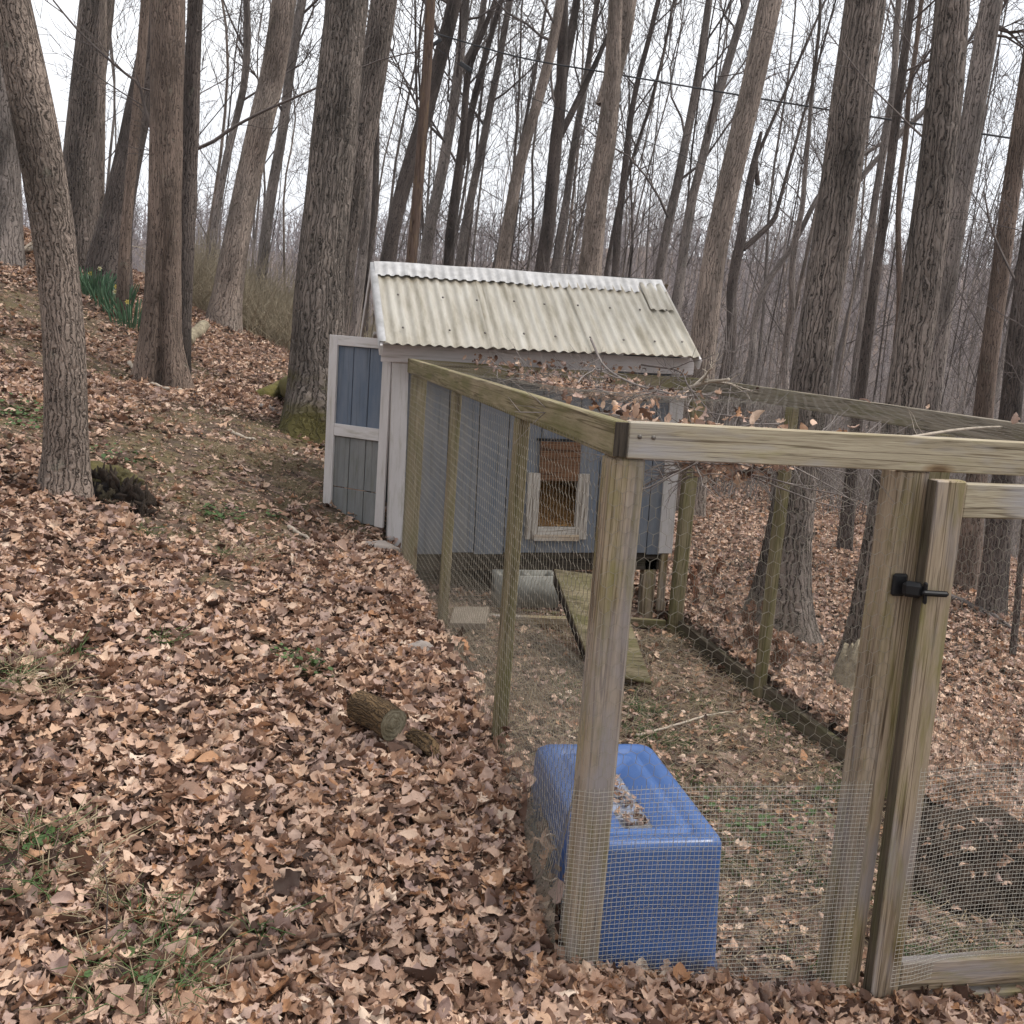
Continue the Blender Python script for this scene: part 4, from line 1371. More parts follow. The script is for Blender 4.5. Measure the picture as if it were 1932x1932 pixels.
for y in (1.05, 2.40):
    beam('post', run, (.022, y, -.1), (.022, y, ZP), .038, .085, 'wood_olive', (0, 1, 0))
beam('post', run, (.048, 3.93, .0), (.048, 3.93, ZP), .089, .089, 'wood_olive', (0, 1, 0), .006)
beam('post', run, (1.955, 4.10, -.34), (1.955, 4.10, ZP), .089, .07, 'wood_olive', (0, 1, 0), .006)
for y in (2.80, 1.45):
    beam('post', run, (1.962, y, -.3), (1.962, y, ZP), .038, .089, 'wood_olive', (0, 1, 0))
beam('post', run, (.856, .055, -.16), (.851, .055, ZP), .094, .085, 'wood_gate', (0, 1, 0), .005)
beam('post', run, (1.98, .055, -.3), (1.98, .055, ZP), .038, .085, 'wood_olive', (0, 1, 0), .005)
beam('bottom_rail', run, (1.982, .10, -.240), (1.982, 4.06, -.235), .040, .100, 'wood_dark_moss')
beam('bottom_rail', run, (.12, 4.14, -.12), (1.90, 4.14, -.235), .038, .06, 'wood_olive')
beam('bottom_rail', run, (.03, 2.46, .0), (.03, 3.87, .07), .038, .14, 'wood_olive')
beam('sill', run, (.80, -.018, -.148), (2.05, -.018, -.163), .060, .058, 'wood_gate')
# gate
gate = beam('gate', run, (.950, -.022, -.118), (.925, -.026, 1.383), .090, .038, 'wood_gate', (0, 1, 0), .004)
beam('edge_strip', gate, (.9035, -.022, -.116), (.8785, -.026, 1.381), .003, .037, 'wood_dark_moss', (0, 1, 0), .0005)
gate['label'] = 'weathered wooden gate frame with black latch'
beam('stile', gate, (1.90, -.02, -.118), (1.892, -.02, 1.383), .089, .038, 'wood_gate', (0, 1, 0), .004)
beam('rail', gate, (.978, -.014, 1.330), (1.846, -.014, 1.336), .038, .092, 'wood_pale')
beam('rail', gate, (.998, -.018, -.062), (1.853, -.018, -.070), .038, .089, 'wood_gate')
# latch
lt = beam('latch_plate', gate, (.822, .004, 1.090), (.866, .004, 1.090), .010, .062, 'latch_black', bev=.006)
beam('latch_body', gate, (.842, -.014, 1.086), (.884, -.044, 1.086), .030, .042, 'latch_black', bev=.010)
beam('latch_arm', gate, (.872, -.058, 1.084), (.950, -.062, 1.082), .010, .016, 'latch_black', bev=.006)
beam('latch_tab', gate, (.884, -.052, 1.112), (.889, -.052, 1.052), .010, .014, 'latch_black', (0, 1, 0), .004)
# screw heads on the front beam
V, Q, T = tube(np.array([(0, 0, 0), (0, -.0025, 0)]), .0055, 10)
sm = mesh_np('screw', V, Q, T)
for (x, z) in ((.068, 1.452), (.104, 1.452), (1.55, 1.45), (1.60, 1.45)):
    mk('screw', sm, 'screw_steel', run, Matrix.Translation((x, .0, z)))

# wire netting --------------------------------------------------
def wob(a, b, s):
    return np.sin(a * 5.1 + s) * np.sin(b * 4.3 + 2 * s) * .5 + np.sin(a * 11.7 + 3 * s) * np.sin(b * 13.1 + s) * .3


def hexwire(name, parent, wd, ht, surf, pitch=.036, r=.00060, mat='wire_hex', jit=.0012, seed=1.0):
    s = pitch / math.sqrt(3)
    vl = s * 1.15
    rowh = vl + s * .5
    nx, ny = int(wd / pitch) + 1, int(ht / rowh) + 1
    I, J = np.meshgrid(np.arange(nx), np.arange(ny), indexing='ij')
    I, J = I.ravel(), J.ravel()
    cx = I * pitch + (J % 2) * pitch / 2
    cz = J * rowh
    a = np.stack([cx, cz], -1)                       # lower end of the vertical twist
    b = np.stack([cx, cz + vl], -1)
    l = np.stack([cx - pitch / 2, cz + vl + s * .5], -1)
    rr = np.stack([cx + pitch / 2, cz + vl + s * .5], -1)

    def jt(p):
        h = np.sin(p[:, 0] * 9173.1 + p[:, 1] * 3331.7 + seed) * 43758.5
        g = np.sin(p[:, 0] * 7151.3 + p[:, 1] * 5171.9 + seed) * 24634.6
        q = p + np.stack([h - np.floor(h) - .5, g - np.floor(g) - .5], -1) * jit * 2.6
        q[:, 0] += .006 * wob(p[:, 0], p[:, 1], seed)
        q[:, 1] += .005 * wob(p[:, 1], p[:, 0], seed + 2)
        return q
    rnd = lambda p: np.round(p, 5)
    A = np.vstack([a, b, b])
    Bp = np.vstack([b, l, rr])
    ok = (A[:, 0] >= 0) & (A[:, 0] <= wd) & (Bp[:, 0] >= 0) & (Bp[:, 0] <= wd) & (A[:, 1] >= 0) & (Bp[:, 1] <= ht)
    A, Bp = jt(rnd(A[ok])), jt(rnd(Bp[ok]))
    nv = len(a)
    rad = np.concatenate([np.full(nv, r * 1.35), np.full(2 * nv, r)])[ok]
    P0, P1 = surf(A[:, 0], A[:, 1]), surf(Bp[:, 0], Bp[:, 1])
    V, Q = prisms(P0, P1, rad, rad, 3)
    return mk(name, mesh_np(name, V, Q), mat, parent)


def cloth(name, parent, wd, ht, surf, pitch=.0127, r=.00064, seg=.06, mat='wire'):
    acc = Acc()
    A, B = [], []
    us_ = np.arange(0, wd + 1e-6, pitch)
    vs_ = np.arange(0, ht + 1e-6, pitch)
    tv = np.linspace(0, ht, max(3, int(ht / seg)))
    tu = np.linspace(0, wd, max(3, int(wd / seg)))
    U, Vv = np.meshgrid(us_, tv, indexing='ij')
    P = surf(U.ravel(), Vv.ravel()).reshape(len(us_), len(tv), 3)
    A.append(P[:, :-1].reshape(-1, 3))
    B.append(P[:, 1:].reshape(-1, 3))
    U, Vv = np.meshgrid(tu, vs_, indexing='ij')
    P = surf(U.ravel(), Vv.ravel()).reshape(len(tu), len(vs_), 3)
    A.append(P[:-1].reshape(-1, 3))
    B.append(P[1:].reshape(-1, 3))
    V, Q = prisms(np.vstack(A), np.vstack(B), r, r, 3)
    return mk(name, mesh_np(name, V, Q), mat, parent)


hexwire('chicken_wire', run, .86, 1.42, lambda u, v: np.stack([u + .002, .006 + .004 * wob(u, v, 1), v - .02], -1))
hexwire('chicken_wire', run, 3.95, 1.30, lambda u, v: np.stack([-.004 + .007 * wob(u, v, 2), u + .02, v + .12], -1), seed=2)
hexwire('chicken_wire', run, 4.0, 1.62, lambda u, v: np.stack([2.022 + .008 * wob(u, v, 3), u + .06, v - .23], -1), pitch=.040, seed=3, mat='wire_dark')


def roof_z(x, y):
    return TH - .006 - .11 * np.exp(-((x - .95) / .55) ** 2 - ((y - 2.9) / .9) ** 2) - .21 * np.exp(-((x - .60) / .30) ** 2 - ((y - .62) / .36) ** 2) * sstep(0, .3, y) + .006 * wob(x, y, 4) * sstep(0, .2, x)


hexwire('chicken_wire', run, 1.97, 4.12, lambda u, v: np.stack([u + .02, v + .03, roof_z(u, v)], -1), pitch=.050, seed=4, r=.00028, mat='wire_dark')
hexwire('chicken_wire', gate, .93, 1.36, lambda u, v: np.stack([u + .97, .000 + .005 * wob(u, v, 5), v - .07], -1), seed=5)


def front_cloth(u, v):
    # wraps round the front-left post at its left end
    x = u - .03
    y = -.004 - .010 * np.clip(wob(u, v, 6), -1, 1) - .012 * sstep(.05, .35, x) * (1 - sstep(.5, .83, x)) * np.sin(v * 5)
    bend = np.clip(.0 - x, 0, 1)
    return np.stack([np.maximum(x, -.012 - bend * .2), y + bend * 1.0, v - .13 + .012 * np.sin(4 * x) + .004 * np.sin(9 * x)], -1)


cloth('hardware_cloth', run, .875, .66, front_cloth)


def side_cloth(u, v):
    y = .02 + u
    g = terrain(np.full_like(y, -.05), y) - .10
    prof = np.sin(np.clip((y - .02) / 2.42, 0, 1) * math.pi) ** .8
    inn = .30 * prof * (v / .62) ** 1.6
    out_ = .05 * np.exp(-((y - .25) / .3) ** 2) * np.sin(np.clip(v / .62, 0, 1) * math.pi)
    z = g + v * np.interp(y, [0, .8, 1.6, 2.5], [1.0, .95, .8, .62]) - .13 * prof * (v / .62) ** 2
    return np.stack([-.012 + inn - out_ + .006 * wob(y, v, 7), y, z], -1)


cloth('hardware_cloth', run, 2.42, .64, side_cloth, r=.00052, mat='wire_hex')
cloth('hardware_cloth', run, 3.9, .52, lambda u, v: np.stack([2.028 + .03 * (v / .5) * np.sin(u * 2.2) ** 2, u + .1, v - .26 + .02 * np.sin(u * 3)], -1), r=.0004, mat='wire_hex')
cloth('hardware_cloth', gate, .90, .66, lambda u, v: np.stack([u + .955, -.050 + .02 * sstep(.05, .2, u) + .008 * wob(u, v, 8), v - .075 + .012 * np.sin(5 * u)], -1))

# ================================================================ UPTURNED TOTE inside the run
def atZ(u, v, Z):
    d = ray(u, v)
    return CAM + d * (Z - CAM[2]) / d[2]


ZT, ZB = .325, -.075
FRc, BRc, BLc = atZ(1372, 1588, ZT), atZ(1226, 1400, ZT), atZ(1012, 1409, ZT)
ey = (BRc - FRc)
ly = np.linalg.norm(ey)
ey = ey / ly
ex = np.array([ey[1], -ey[0], 0])
lx = abs((BRc - BLc) @ ex)
cen = FRc + ey * ly / 2 - ex * lx / 2
TM = Matrix(((ex[0], ey[0], 0, cen[0]), (ex[1], ey[1], 0, cen[1]), (0, 0, 1, ZB), (0, 0, 0, 1)))
tote = thing('plastic_tote', cen * np.array([1, 1, 0]) + np.array([0, 0, ZB]), 'blue plastic tote standing upside down against the front wire', 'tote')


def rrect(hx, hy, r, n=7):
    p = []
    for (sx, sy, a0) in ((1, 1, 0), (-1, 1, 90), (-1, -1, 180), (1, -1, 270)):
        for i in range(n):
            a = math.radians(a0 + 90 * i / (n - 1))
            p.append((sx * (hx - r) + r * math.cos(a), sy * (hy - r) + r * math.sin(a)))
    return np.array(p)


def loft(loops, cap_last=True):
    m = len(loops[0][0])
    V = np.vstack([np.column_stack([l, np.full(m, z)]) for (l, z) in loops])
    Q = grid_faces(len(loops), m, wrap=True)
    T = None
    if cap_last:
        V = np.vstack([V, [[0, 0, loops[-1][1]]]])
        c, b = len(V) - 1, (len(loops) - 1) * m
        T = np.array([[b + i, b + (i + 1) % m, c] for i in range(m)])
    return V, Q, T


hx, hy, H = lx / 2, ly / 2, ZT - ZB
lp = lambda ins, z, r: (rrect(hx - ins, hy - ins, max(.012, r)), z)
V, Q, T = loft([lp(-.024, .0, .05), lp(-.022, .015, .05), lp(-.016, .03, .05), lp(-.007, H * .6, .05), lp(-.002, H - .025, .05), lp(.003, H - .010, .048), lp(.014, H - .001, .045), lp(.024, H, .04),
                lp(.060, H - .002, .035), lp(.068, H - .012, .03), lp(.078, H - .012, .03), lp(.086, H - .004, .03), lp(.105, H - .010, .028), lp(.150, H - .034, .02), lp(.158, H - .040, .02)], False)
mk('shell', mesh_np('shell', V, Q, T, smooth=True), 'plastic_blue', tote, TM)
V, Q, T = loft([lp(.157, H - .040, .02), lp(.165, H - .044, .016)], True)
mk('recess', mesh_np('recess', V, Q, T, smooth=True), 'plastic_silted', tote, TM)

# ================================================================ OTHER THINGS IN AND AROUND THE RUN
# concrete block under the coop front
blk = Matrix.Translation((.80, 3.86, -.02)) @ Matrix.Rotation(.03, 4, 'Z')
bm = bmesh.new()
bmesh.ops.create_cube(bm, size=1)
for vv in bm.verts:
    vv.co = Vector((vv.co.x * .40, vv.co.y * .20, vv.co.z * .20 + .09))
me = bpy.data.meshes.new('block')
bm.to_mesh(me)
bm.free()
# hollow block: outer ring walls and web, built as loops
acc = Acc()


def addbox(acc, mn, mx):
    x0, y0, z0 = mn
    x1, y1, z1 = mx
    V = np.array([(x0, y0, z0), (x1, y0, z0), (x1, y1, z0), (x0, y1, z0), (x0, y0, z1), (x1, y0, z1), (x1, y1, z1), (x0, y1, z1)])
    acc.add(V, [[3, 2, 1, 0], [4, 5, 6, 7], [0, 1, 5, 4], [1, 2, 6, 5], [2, 3, 7, 6], [3, 0, 4, 7]])


block = thing('concrete_block', (.80, 3.86, -.02), 'grey hollow concrete block under the coop front', 'block')
for nm, mn, mx in (('face_shell', (-.2, -.1, 0), (.2, -.066, .2)), ('face_shell', (-.2, .066, 0), (.2, .1, .2)), ('web', (-.2, -.0658, 0), (-.166, .0658, .2)), ('web', (.166, -.0658, 0), (.2, .0658, .2)), ('web', (-.02, -.0658, .0), (.02, .0658, .198))):
    acc = Acc()
    addbox(acc, mn, mx)
    mk(nm, acc.mesh(nm), 'concrete', block, blk)
ob = beam('timber_offcut', None, (.48, 3.72, -.075), (1.06, 3.74, -.10), .06, .045, 'wood_gate')
tag(ob, 'pale timber offcut lying in front of the concrete block', 'timber')
ob = beam('paving_slab', None, (.26, 3.45, .0), (.46, 3.38, .02), .2, .04, 'slab_tan', (-.25, -.2, 1))
tag(ob, 'pale stone slab tilted against the bank inside the run', 'slab')

# ramp fallen from the pop door
ramp = thing('ramp', (1.06, 2.7, -.1), 'mossy plywood ramp sloping down from the pop door', 'ramp')
A0, A1 = Vector((.86, 3.42, .315)), Vector((1.24, 3.42, .275))
B0, B1 = Vector((.905, 2.66, -.06)), Vector((1.235, 2.64, -.125))
up = (A1 - A0).cross(B0 - A0).normalized()
up = up if up.z > 0 else -up


def slab(pts, t, n):
    p = [Vector(q) for q in pts]
    q = [a - n * t for a in p]
    return mesh_np('board', np.array(p + q), [[0, 1, 2, 3], [7, 6, 5, 4], [0, 4, 5, 1], [1, 5, 6, 2], [2, 6, 7, 3], [3, 7, 4, 0]])


mk('deck', slab([A0, B0, B1, A1], .018, up), 'wood_olive', ramp)
sd = Vector((-1, 0, 0))
g0, g1 = A0 - up * .020 - Vector((0, 0, .07)), B0 - up * .020 - Vector((0, 0, .05))
mk('shade_board', slab([A0 - up * .020, B0 - up * .020, g1, g0], .015, sd), 'rotten_wood', ramp)  # added board, its dark colour stands in for the shadow beside the ramp

# dark rotted stump behind the gate
def lumpy(name, c, rad, n=48, m=30, amp=.3, fr=2.2, seed=0, squash=None):
    V = []
    for i in range(m):
        th = math.pi * i / (m - 1)
        for j in range(n):
            ph = 2 * math.pi * j / n
            d = Vector((math.sin(th) * math.cos(ph), math.sin(th) * math.sin(ph), math.cos(th)))
            k_ = 1 + amp * mnoise.noise(d * fr + Vector((seed, 0, 0))) + amp * .5 * mnoise.noise(d * fr * 3 + Vector((0, seed, 0))) + amp * .25 * mnoise.noise(d * fr * 8)
            V.append((c[0] + rad[0] * d.x * k_, c[1] + rad[1] * d.y * k_, c[2] + rad[2] * d.z * k_))
    return mesh_np(name, np.array(V), grid_faces(m, n, wrap=True), smooth=True)


rb = on_ground(1850, 1742)
o = mk('rotten_root_ball', lumpy('rotten_root_ball', (rb[0] + .20, rb[1] + .24, rb[2] - .02), (.36, .28, .27), 110, 70, amp=.30, fr=1.3, seed=4), 'earth_dark')
tag(o, 'dark crumbling root ball of earth behind the gate', 'root ball')

# pale broken stump outside the right rail
p = on_ground(1585, 1300)
st = thing('broken_stump', p, 'pale splintered stump outside the right side of the run', 'stump')
STUMP_AT = p

# cut log on the leaves
pc = on_ground(748, 1400)
lg = thing('cut_log', pc, 'short sawn log with peeling orange bark on the leaves', 'log')
dl = np.linalg.norm(pc - CAM)
a0 = atD(742, 1366, (pc - CAM) @ CR[2] * .97)
ax = np.array([-.50, .78, .10])
ax = ax / np.linalg.norm(ax)
Lg = [a0, a0 + ax * .10, a0 + ax * .20 + np.array([0, 0, -.015])]
C = crv(np.array(Lg), 12)
V = []
m = 36
T_ = (C[-1] - C[0]) / np.linalg.norm(C[-1] - C[0])
X_ = np.cross(T_, [0, 0, 1.])
X_ /= np.linalg.norm(X_)
Y_ = np.cross(X_, T_)
for i in range(12):
    for j in range(m):
        a = 2 * math.pi * j / m
        rr = .058 * (1 + .05 * math.sin(3 * a + 1) + .05 * mnoise.noise(Vector((math.cos(a) * 2, math.sin(a) * 2, i * .3))))
        V.append(C[i] + rr * (math.cos(a) * X_ + math.sin(a) * Y_))
V = np.array(V)
UV = np.array([(j / m * .55, i * .02) for i in range(12) for j in range(m)])
mk('bark', mesh_np('bark', V, grid_faces(12, m, wrap=True), smooth=True, uv=UV), 'bark_log' if 'bark_log' in MATS else 'wood_brown', lg)
k = NT('log_end')
v = k.coord('Object')
vv = k.n('VectorMath', {0: v, 1: tuple(-x for x in a0)}, operation='ADD').outputs[0]
ln = k.n('VectorMath', {0: vv}, operation='LENGTH').outputs['Value']
rg = k.math('SINE', k.math('ADD', k.math('MULTIPLY', ln, 420.0), k.math('MULTIPLY', k.noise(v, 40, 6), 16.0)))
c = k.ramp(rg, [(0.0, (.13, .11, .07)), (1.0, (.16, .135, .085))])
c = k.mixc(k.n('RGBToBW', {0: k.ramp(k.noise(v, 22, 5, .7), [(.45, (0, 0, 0)), (.7, (1, 1, 1))])}).outputs[0], c, (.27, .24, .17))
k.base(c, .95)
k.bump(rg, .002, .5)
ring = np.array([V[j] - T_ * .001 for j in range(m)])
ring2 = a0 + (ring - a0) * .5
end = np.vstack([ring, ring2, [a0 - T_ * .004]])
Qe = [[j, (j + 1) % m, m + (j + 1) % m, m + j] for j in range(m)]
Te = [[m + j, m + (j + 1) % m, 2 * m] for j in range(m)]
mk('sawn_end', mesh_np('sawn_end', end, Qe, Te), 'log_end', lg)
ring = np.array([V[11 * m + j] for j in range(m)])
mk('far_end', mesh_np('far_end', np.vstack([ring, [ring.mean(0)]]), None, [[j, (j + 1) % m, m] for j in range(m)]), 'log_end', lg)

bs = [a0 + X_ * .075 + np.array([.0, -.02, -.045]), a0 + X_ * .10 + np.array([.03, -.10, -.06]), a0 + X_ * .12 + np.array([.06, -.19, -.095])]
mk('loose_bark', trunk_mesh(np.array(bs), np.array([.02, .03, .02]), 20, 16, .4, 0, .5, seed=21), 'bark_log', lg)

# black hollow stump beside the leaning tree
hs0 = on_ground(226, 955)
hst = thing('hollow_stump', hs0, 'black rotted hollow stump beside the leaning plated tree', 'stump')


def shell(c, r, h, a0, a1, n, mat, seed, th=.05, lean=(0, 0)):
    aa = np.linspace(a0, a1, n)
    V = []
    for a in aa:
        top = h * (.7 + .7 * mnoise.noise(Vector((math.cos(a) * 1.6 + seed, math.sin(a) * 1.6, 0))) + .16 * mnoise.noise(Vector((a * 5, seed, 1))) + .10 * mnoise.noise(Vector((a * 17, seed, 1))))
        rr = r * (1 + .18 * mnoise.noise(Vector((a * 1.7, seed, 3))))
        for (f, z) in ((1.25, -.12), (1.1, .0), (1.02, top * .6), (.97, top), (.97 - th / r, top * .97), (.92 - th / r, top * .4), (.9 - th / r, -.12)):
            V.append((c[0] + rr * f * math.cos(a) + lean[0] * z, c[1] + rr * f * math.sin(a) + lean[1] * z, c[2] + z))
    return mesh_np('shell', np.array(V), grid_faces(n, 7), smooth=False)


mk('shell', shell(STUMP_AT, .075, .34, 0, 6.283, 60, None, 12, .03, (.25, 0)), 'stump_wood', st)
mk('heartwood', lumpy('heartwood', STUMP_AT + np.array([.02, 0, .06]), (.055, .055, .12), 24, 18, .5, 3, 6), 'rotten_wood', st)
hd = (hs0 - CAM) @ CR[2]


def crag(pts, r, n, seed, squash=1.0):
    C = crv(np.array(pts), n)
    acc = Acc()
    rr = np.random.default_rng(seed)
    for q in range(n):
        c = C[q] + rr.normal(0, r * .35, 3)
        s_ = r * rr.uniform(.5, 1.25)
        V = []
        for i in range(12):
            th = math.pi * i / 11
            for j in range(14):
                ph = 2 * math.pi * j / 14
                d = Vector((math.sin(th) * math.cos(ph), math.sin(th) * math.sin(ph), math.cos(th) * rr.uniform(.9, 1.1)))
                k_ = 1 + .7 * mnoise.noise(d * 2.6 + Vector((q * 3.1, seed, 0))) + .35 * mnoise.noise(d * 7 + Vector((q, 0, seed)))
                V.append((c[0] + s_ * d.x * k_, c[1] + s_ * d.y * k_ * .8, c[2] + s_ * d.z * k_ * squash))
        acc.add(np.array(V), grid_faces(12, 14, wrap=True))
    return acc.mesh('crag')


def shards(pts, n, seed, h, r):
    C = crv(np.array(pts), n)
    rr = np.random.default_rng(seed)
    acc = Acc()
    for q in range(n):
        d = np.array([rr.normal(0, .35), rr.normal(0, .35), 1.0])
        d /= np.linalg.norm(d)
        L = h * rr.uniform(.35, 1.2)
        b = C[q] + rr.normal(0, r * .5, 3) - np.array([0, 0, .05])
        m_ = b + d * L * .6 + rr.normal(0, .01, 3)
        V, Q, T = tube(np.array([b, m_, b + d * L + rr.normal(0, .012, 3)]), np.array([r * rr.uniform(.7, 1.3), r * rr.uniform(.5, 1), r * .15]), 6)
        acc.add(V, Q, T)
    return acc.mesh('shards')


P1 = [atD(180, 896, hd + .10), atD(198, 898, hd + .06), atD(222, 910, hd + .02), atD(250, 926, hd), atD(270, 940, hd - .02), atD(272, 962, hd - .05), atD(258, 980, hd - .06)]
P2 = [atD(160, 968, hd - .04), atD(168, 940, hd), atD(184, 922, hd + .02), atD(204, 932, hd), atD(214, 956, hd - .03), atD(230, 990, hd - .05)]
mk('rotten_rim', shards(P1, 70, 3, .11, .020), 'rotten_wood', hst)
mk('rotten_rim', shards(P2, 60, 4, .09, .018), 'rotten_bark', hst)
mk('shade_lump', lumpy('shade_lump', atD(188, 945, hd + .05), (.12, .07, .10), 30, 20, .3, 2, 5), 'hole_shade', hst)  # solid lump, black colour stands in for the shaded inside of the hole
mk('shade_lump', lumpy('shade_lump', atD(240, 945, hd + .06), (.13, .08, .07), 30, 20, .4, 2, 7), 'rotten_wood', hst)  # second solid lump, dark in place of a shaded hollow
mk('mossy_root', lumpy('mossy_root', atD(190, 905, hd + .22), (.20, .16, .09), 40, 26, .45, 2, 9), 'moss_brown', hst)


# branches, sticks and logs on the ground
def stick(name, label, pts, r0, r1, mat, lift=.012, side=0, cat='branch'):
    G = [on_ground(u, v) for (u, v) in pts]
    G = np.array([g + np.array([0, 0, lift]) for g in G])
    C = crv(G, max(10, len(G) * 6))
    kk = np.array([.25, .5, .25])
    jj = np.stack([np.convolve(rng.normal(0, min(r0 * .5, .010), len(C)), kk, 'same') for _ in range(3)], -1)
    C[1:-1] += jj[1:-1]
    C = crv(C, len(C) * 3)
    t = thing(name, C[0], label, cat)
    V, Q, T = tube(C, np.linspace(r0, r1, len(C)) * (1 + .12 * rng.normal(0, 1, len(C)) * (r0 > .006)), 8)
    mk('stem', mesh_np('stem', V, Q, T, smooth=True), mat, t)
    out = []
    for s in range(side):
        i = int(len(C) * (.25 + .6 * (s + .5) / side))
        d = (C[i] - C[i - 1])
        d = d / np.linalg.norm(d)
        dd = d * .8 + perp(d) * np.array([.6, .6, .15])
        branch_lines(out, C[i], dd / np.linalg.norm(dd), rng.uniform(.15, .45), r1 * .9, 1, 4, .12, 0)
    if out:
        mk('twigs', crown_mesh(out), mat, t)
    return t


stick('fallen_branch', 'long thin forked brown branch lying across the foreground leaves', [(395, 1848), (500, 1832), (590, 1806), (650, 1786), (700, 1758), (770, 1712)], .0075, .003, 'twig_brown', .045, 4)
stick('fallen_branch', 'thick mossy stick half buried in the foreground leaves', [(335, 1752), (390, 1768), (450, 1782), (520, 1800)], .011, .007, 'twig_brown', .03, 0)
stick('fallen_branch', 'short dark stick right of the forked foreground branch', [(610, 1812), (650, 1828), (700, 1836)], .008, .006, 'twig_brown', .025)
stick('fallen_branch', 'dark twisted stick at the left edge of the leaves', [(0, 1495), (60, 1530), (110, 1572), (150, 1600)], .007, .004, 'twig_brown', .04, 2)
stick('fallen_branch', 'bleached curved branch at the foot of the cleft trunk', [(245, 690), (262, 715), (300, 735), (345, 745)], .022, .014, 'twig_pale', .03)
stick('fallen_branch', 'grey log lying against the mossy root flare', [(490, 770), (520, 780), (548, 794)], .032, .022, 'twig_grey', .02)
stick('fallen_branch', 'pale stick on the bare slope above the coop door', [(430, 818), (455, 826), (482, 834)], .016, .010, 'twig_pale', .015)
stick('fallen_branch', 'pale bark strip on the leaves left of the open door', [(545, 998), (565, 1010), (592, 1024)], .014, .009, 'twig_pale', .012)
stick('fallen_branch', 'long dark branch across the leaves beyond the gate', [(1790, 1130), (1830, 1148), (1870, 1165), (1910, 1195)], .03, .015, 'twig_dark', .03, 3)
stick('fallen_branch', 'pale dead limb on the moss at the left edge', [(0, 492), (30, 486), (62, 476), (85, 465)], .05, .03, 'twig_pale', .06, 2)
stick('fallen_log', 'peeled orange log behind the cleft trunk', [(352, 652), (368, 636), (386, 620)], .075, .07, 'stump_wood', .04, cat='log')
stick('fallen_log', 'rotten orange log at the far left edge', [(-30, 470), (10, 462), (40, 470)], .14, .12, 'wood_brown', .10, cat='log')
stick('fallen_branch', 'tangle of bare sticks above the daffodils', [(165, 470), (200, 480), (240, 470), (282, 478)], .03, .012, 'twig_pale', .10, 5)
stick('fallen_branch', 'white dead stick lying inside the run near the tilted slab', [(1140, 1602), (1190, 1590), (1255, 1576)], .006, .004, 'twig_pale', .02)
stick('fallen_branch', 'long pale stick lying inside the run behind the tote', [(1200, 1398), (1270, 1380), (1330, 1362), (1390, 1352)], .007, .004, 'twig_pale', .03)

# small rounded stone by the wire
pst = on_ground(790, 1240)
o = mk('field_stone', lumpy('field_stone', pst + np.array([0, 0, .02]), (.075, .05, .05), 28, 18, .2, 1.6, 3), 'stone')
tag(o, 'pale pinkish stone among leaves close to the side wire', 'stone')
psl = on_ground(712, 1036)
o = mk('flat_rock', lumpy('flat_rock', psl + np.array([0, 0, .0]), (.13, .09, .05), 28, 18, .25, 1.6, 8), 'stone')
tag(o, 'flat grey rock under the white coop corner', 'rock')

# daffodils on the bank
for q, (u, v, nblades, lab, nf) in enumerate(((175, 560, 90, 'largest clump of daffodils with pale blooms, highest on the bank', 2), (215, 588, 70, 'middle clump of daffodils with yellow blooms on the bank', 2), (246, 618, 60, 'lowest clump of daffodils next to the cleft trunk', 1))):
    p = on_ground(u, v)
    t = thing('daffodil_clump', p, lab, 'daffodils', 'daffodils on the bank')
    A, B, M_ = [], [], []
    for b in range(nblades):
        a = rng.random() * 6.283
        rr = rng.random() ** .5 * .20
        base = p + np.array([math.cos(a) * rr, math.sin(a) * rr, -.02])
        h = rng.uniform(.2, .36)
        tip = base + np.array([math.cos(a) * rng.uniform(.02, .14), math.sin(a) * rng.uniform(.02, .14), h])
        mid = (base + tip) / 2 + np.array([0, 0, .04])
        A += [base, mid]
        B += [mid, tip]
    V, Q = prisms(np.array(A), np.array(B), .008, .006)
    mk('foliage', mesh_np('foliage', V, Q), 'daffodil_leaf', t)
    for f in range(nf):
        c = p + np.array([rng.uniform(-.16, .16), rng.uniform(-.16, .02), rng.uniform(.22, .36)])
        acc = Acc()
        for s in range(6):
            a = s * math.pi / 3
            d = np.array([math.cos(a), -.25, math.sin(a)])
            d2 = np.array([-math.sin(a), 0, math.cos(a)])
            acc.add(np.array([c, c + d * .016 + d2 * .009, c + d * .030, c + d * .016 - d2 * .009]), [[0, 1, 2, 3]])
        fl = mk('flower', acc.mesh('flower'), 'petal_pale' if (f + q) % 2 else 'petal_yellow', t)
        V, Q, T = tube(np.array([c, c + np.array([0, -.025, 0])]), np.array([.006, .010]), 8, False)
        mk('trumpet', mesh_np('trumpet', V, Q), 'petal_yellow', fl)

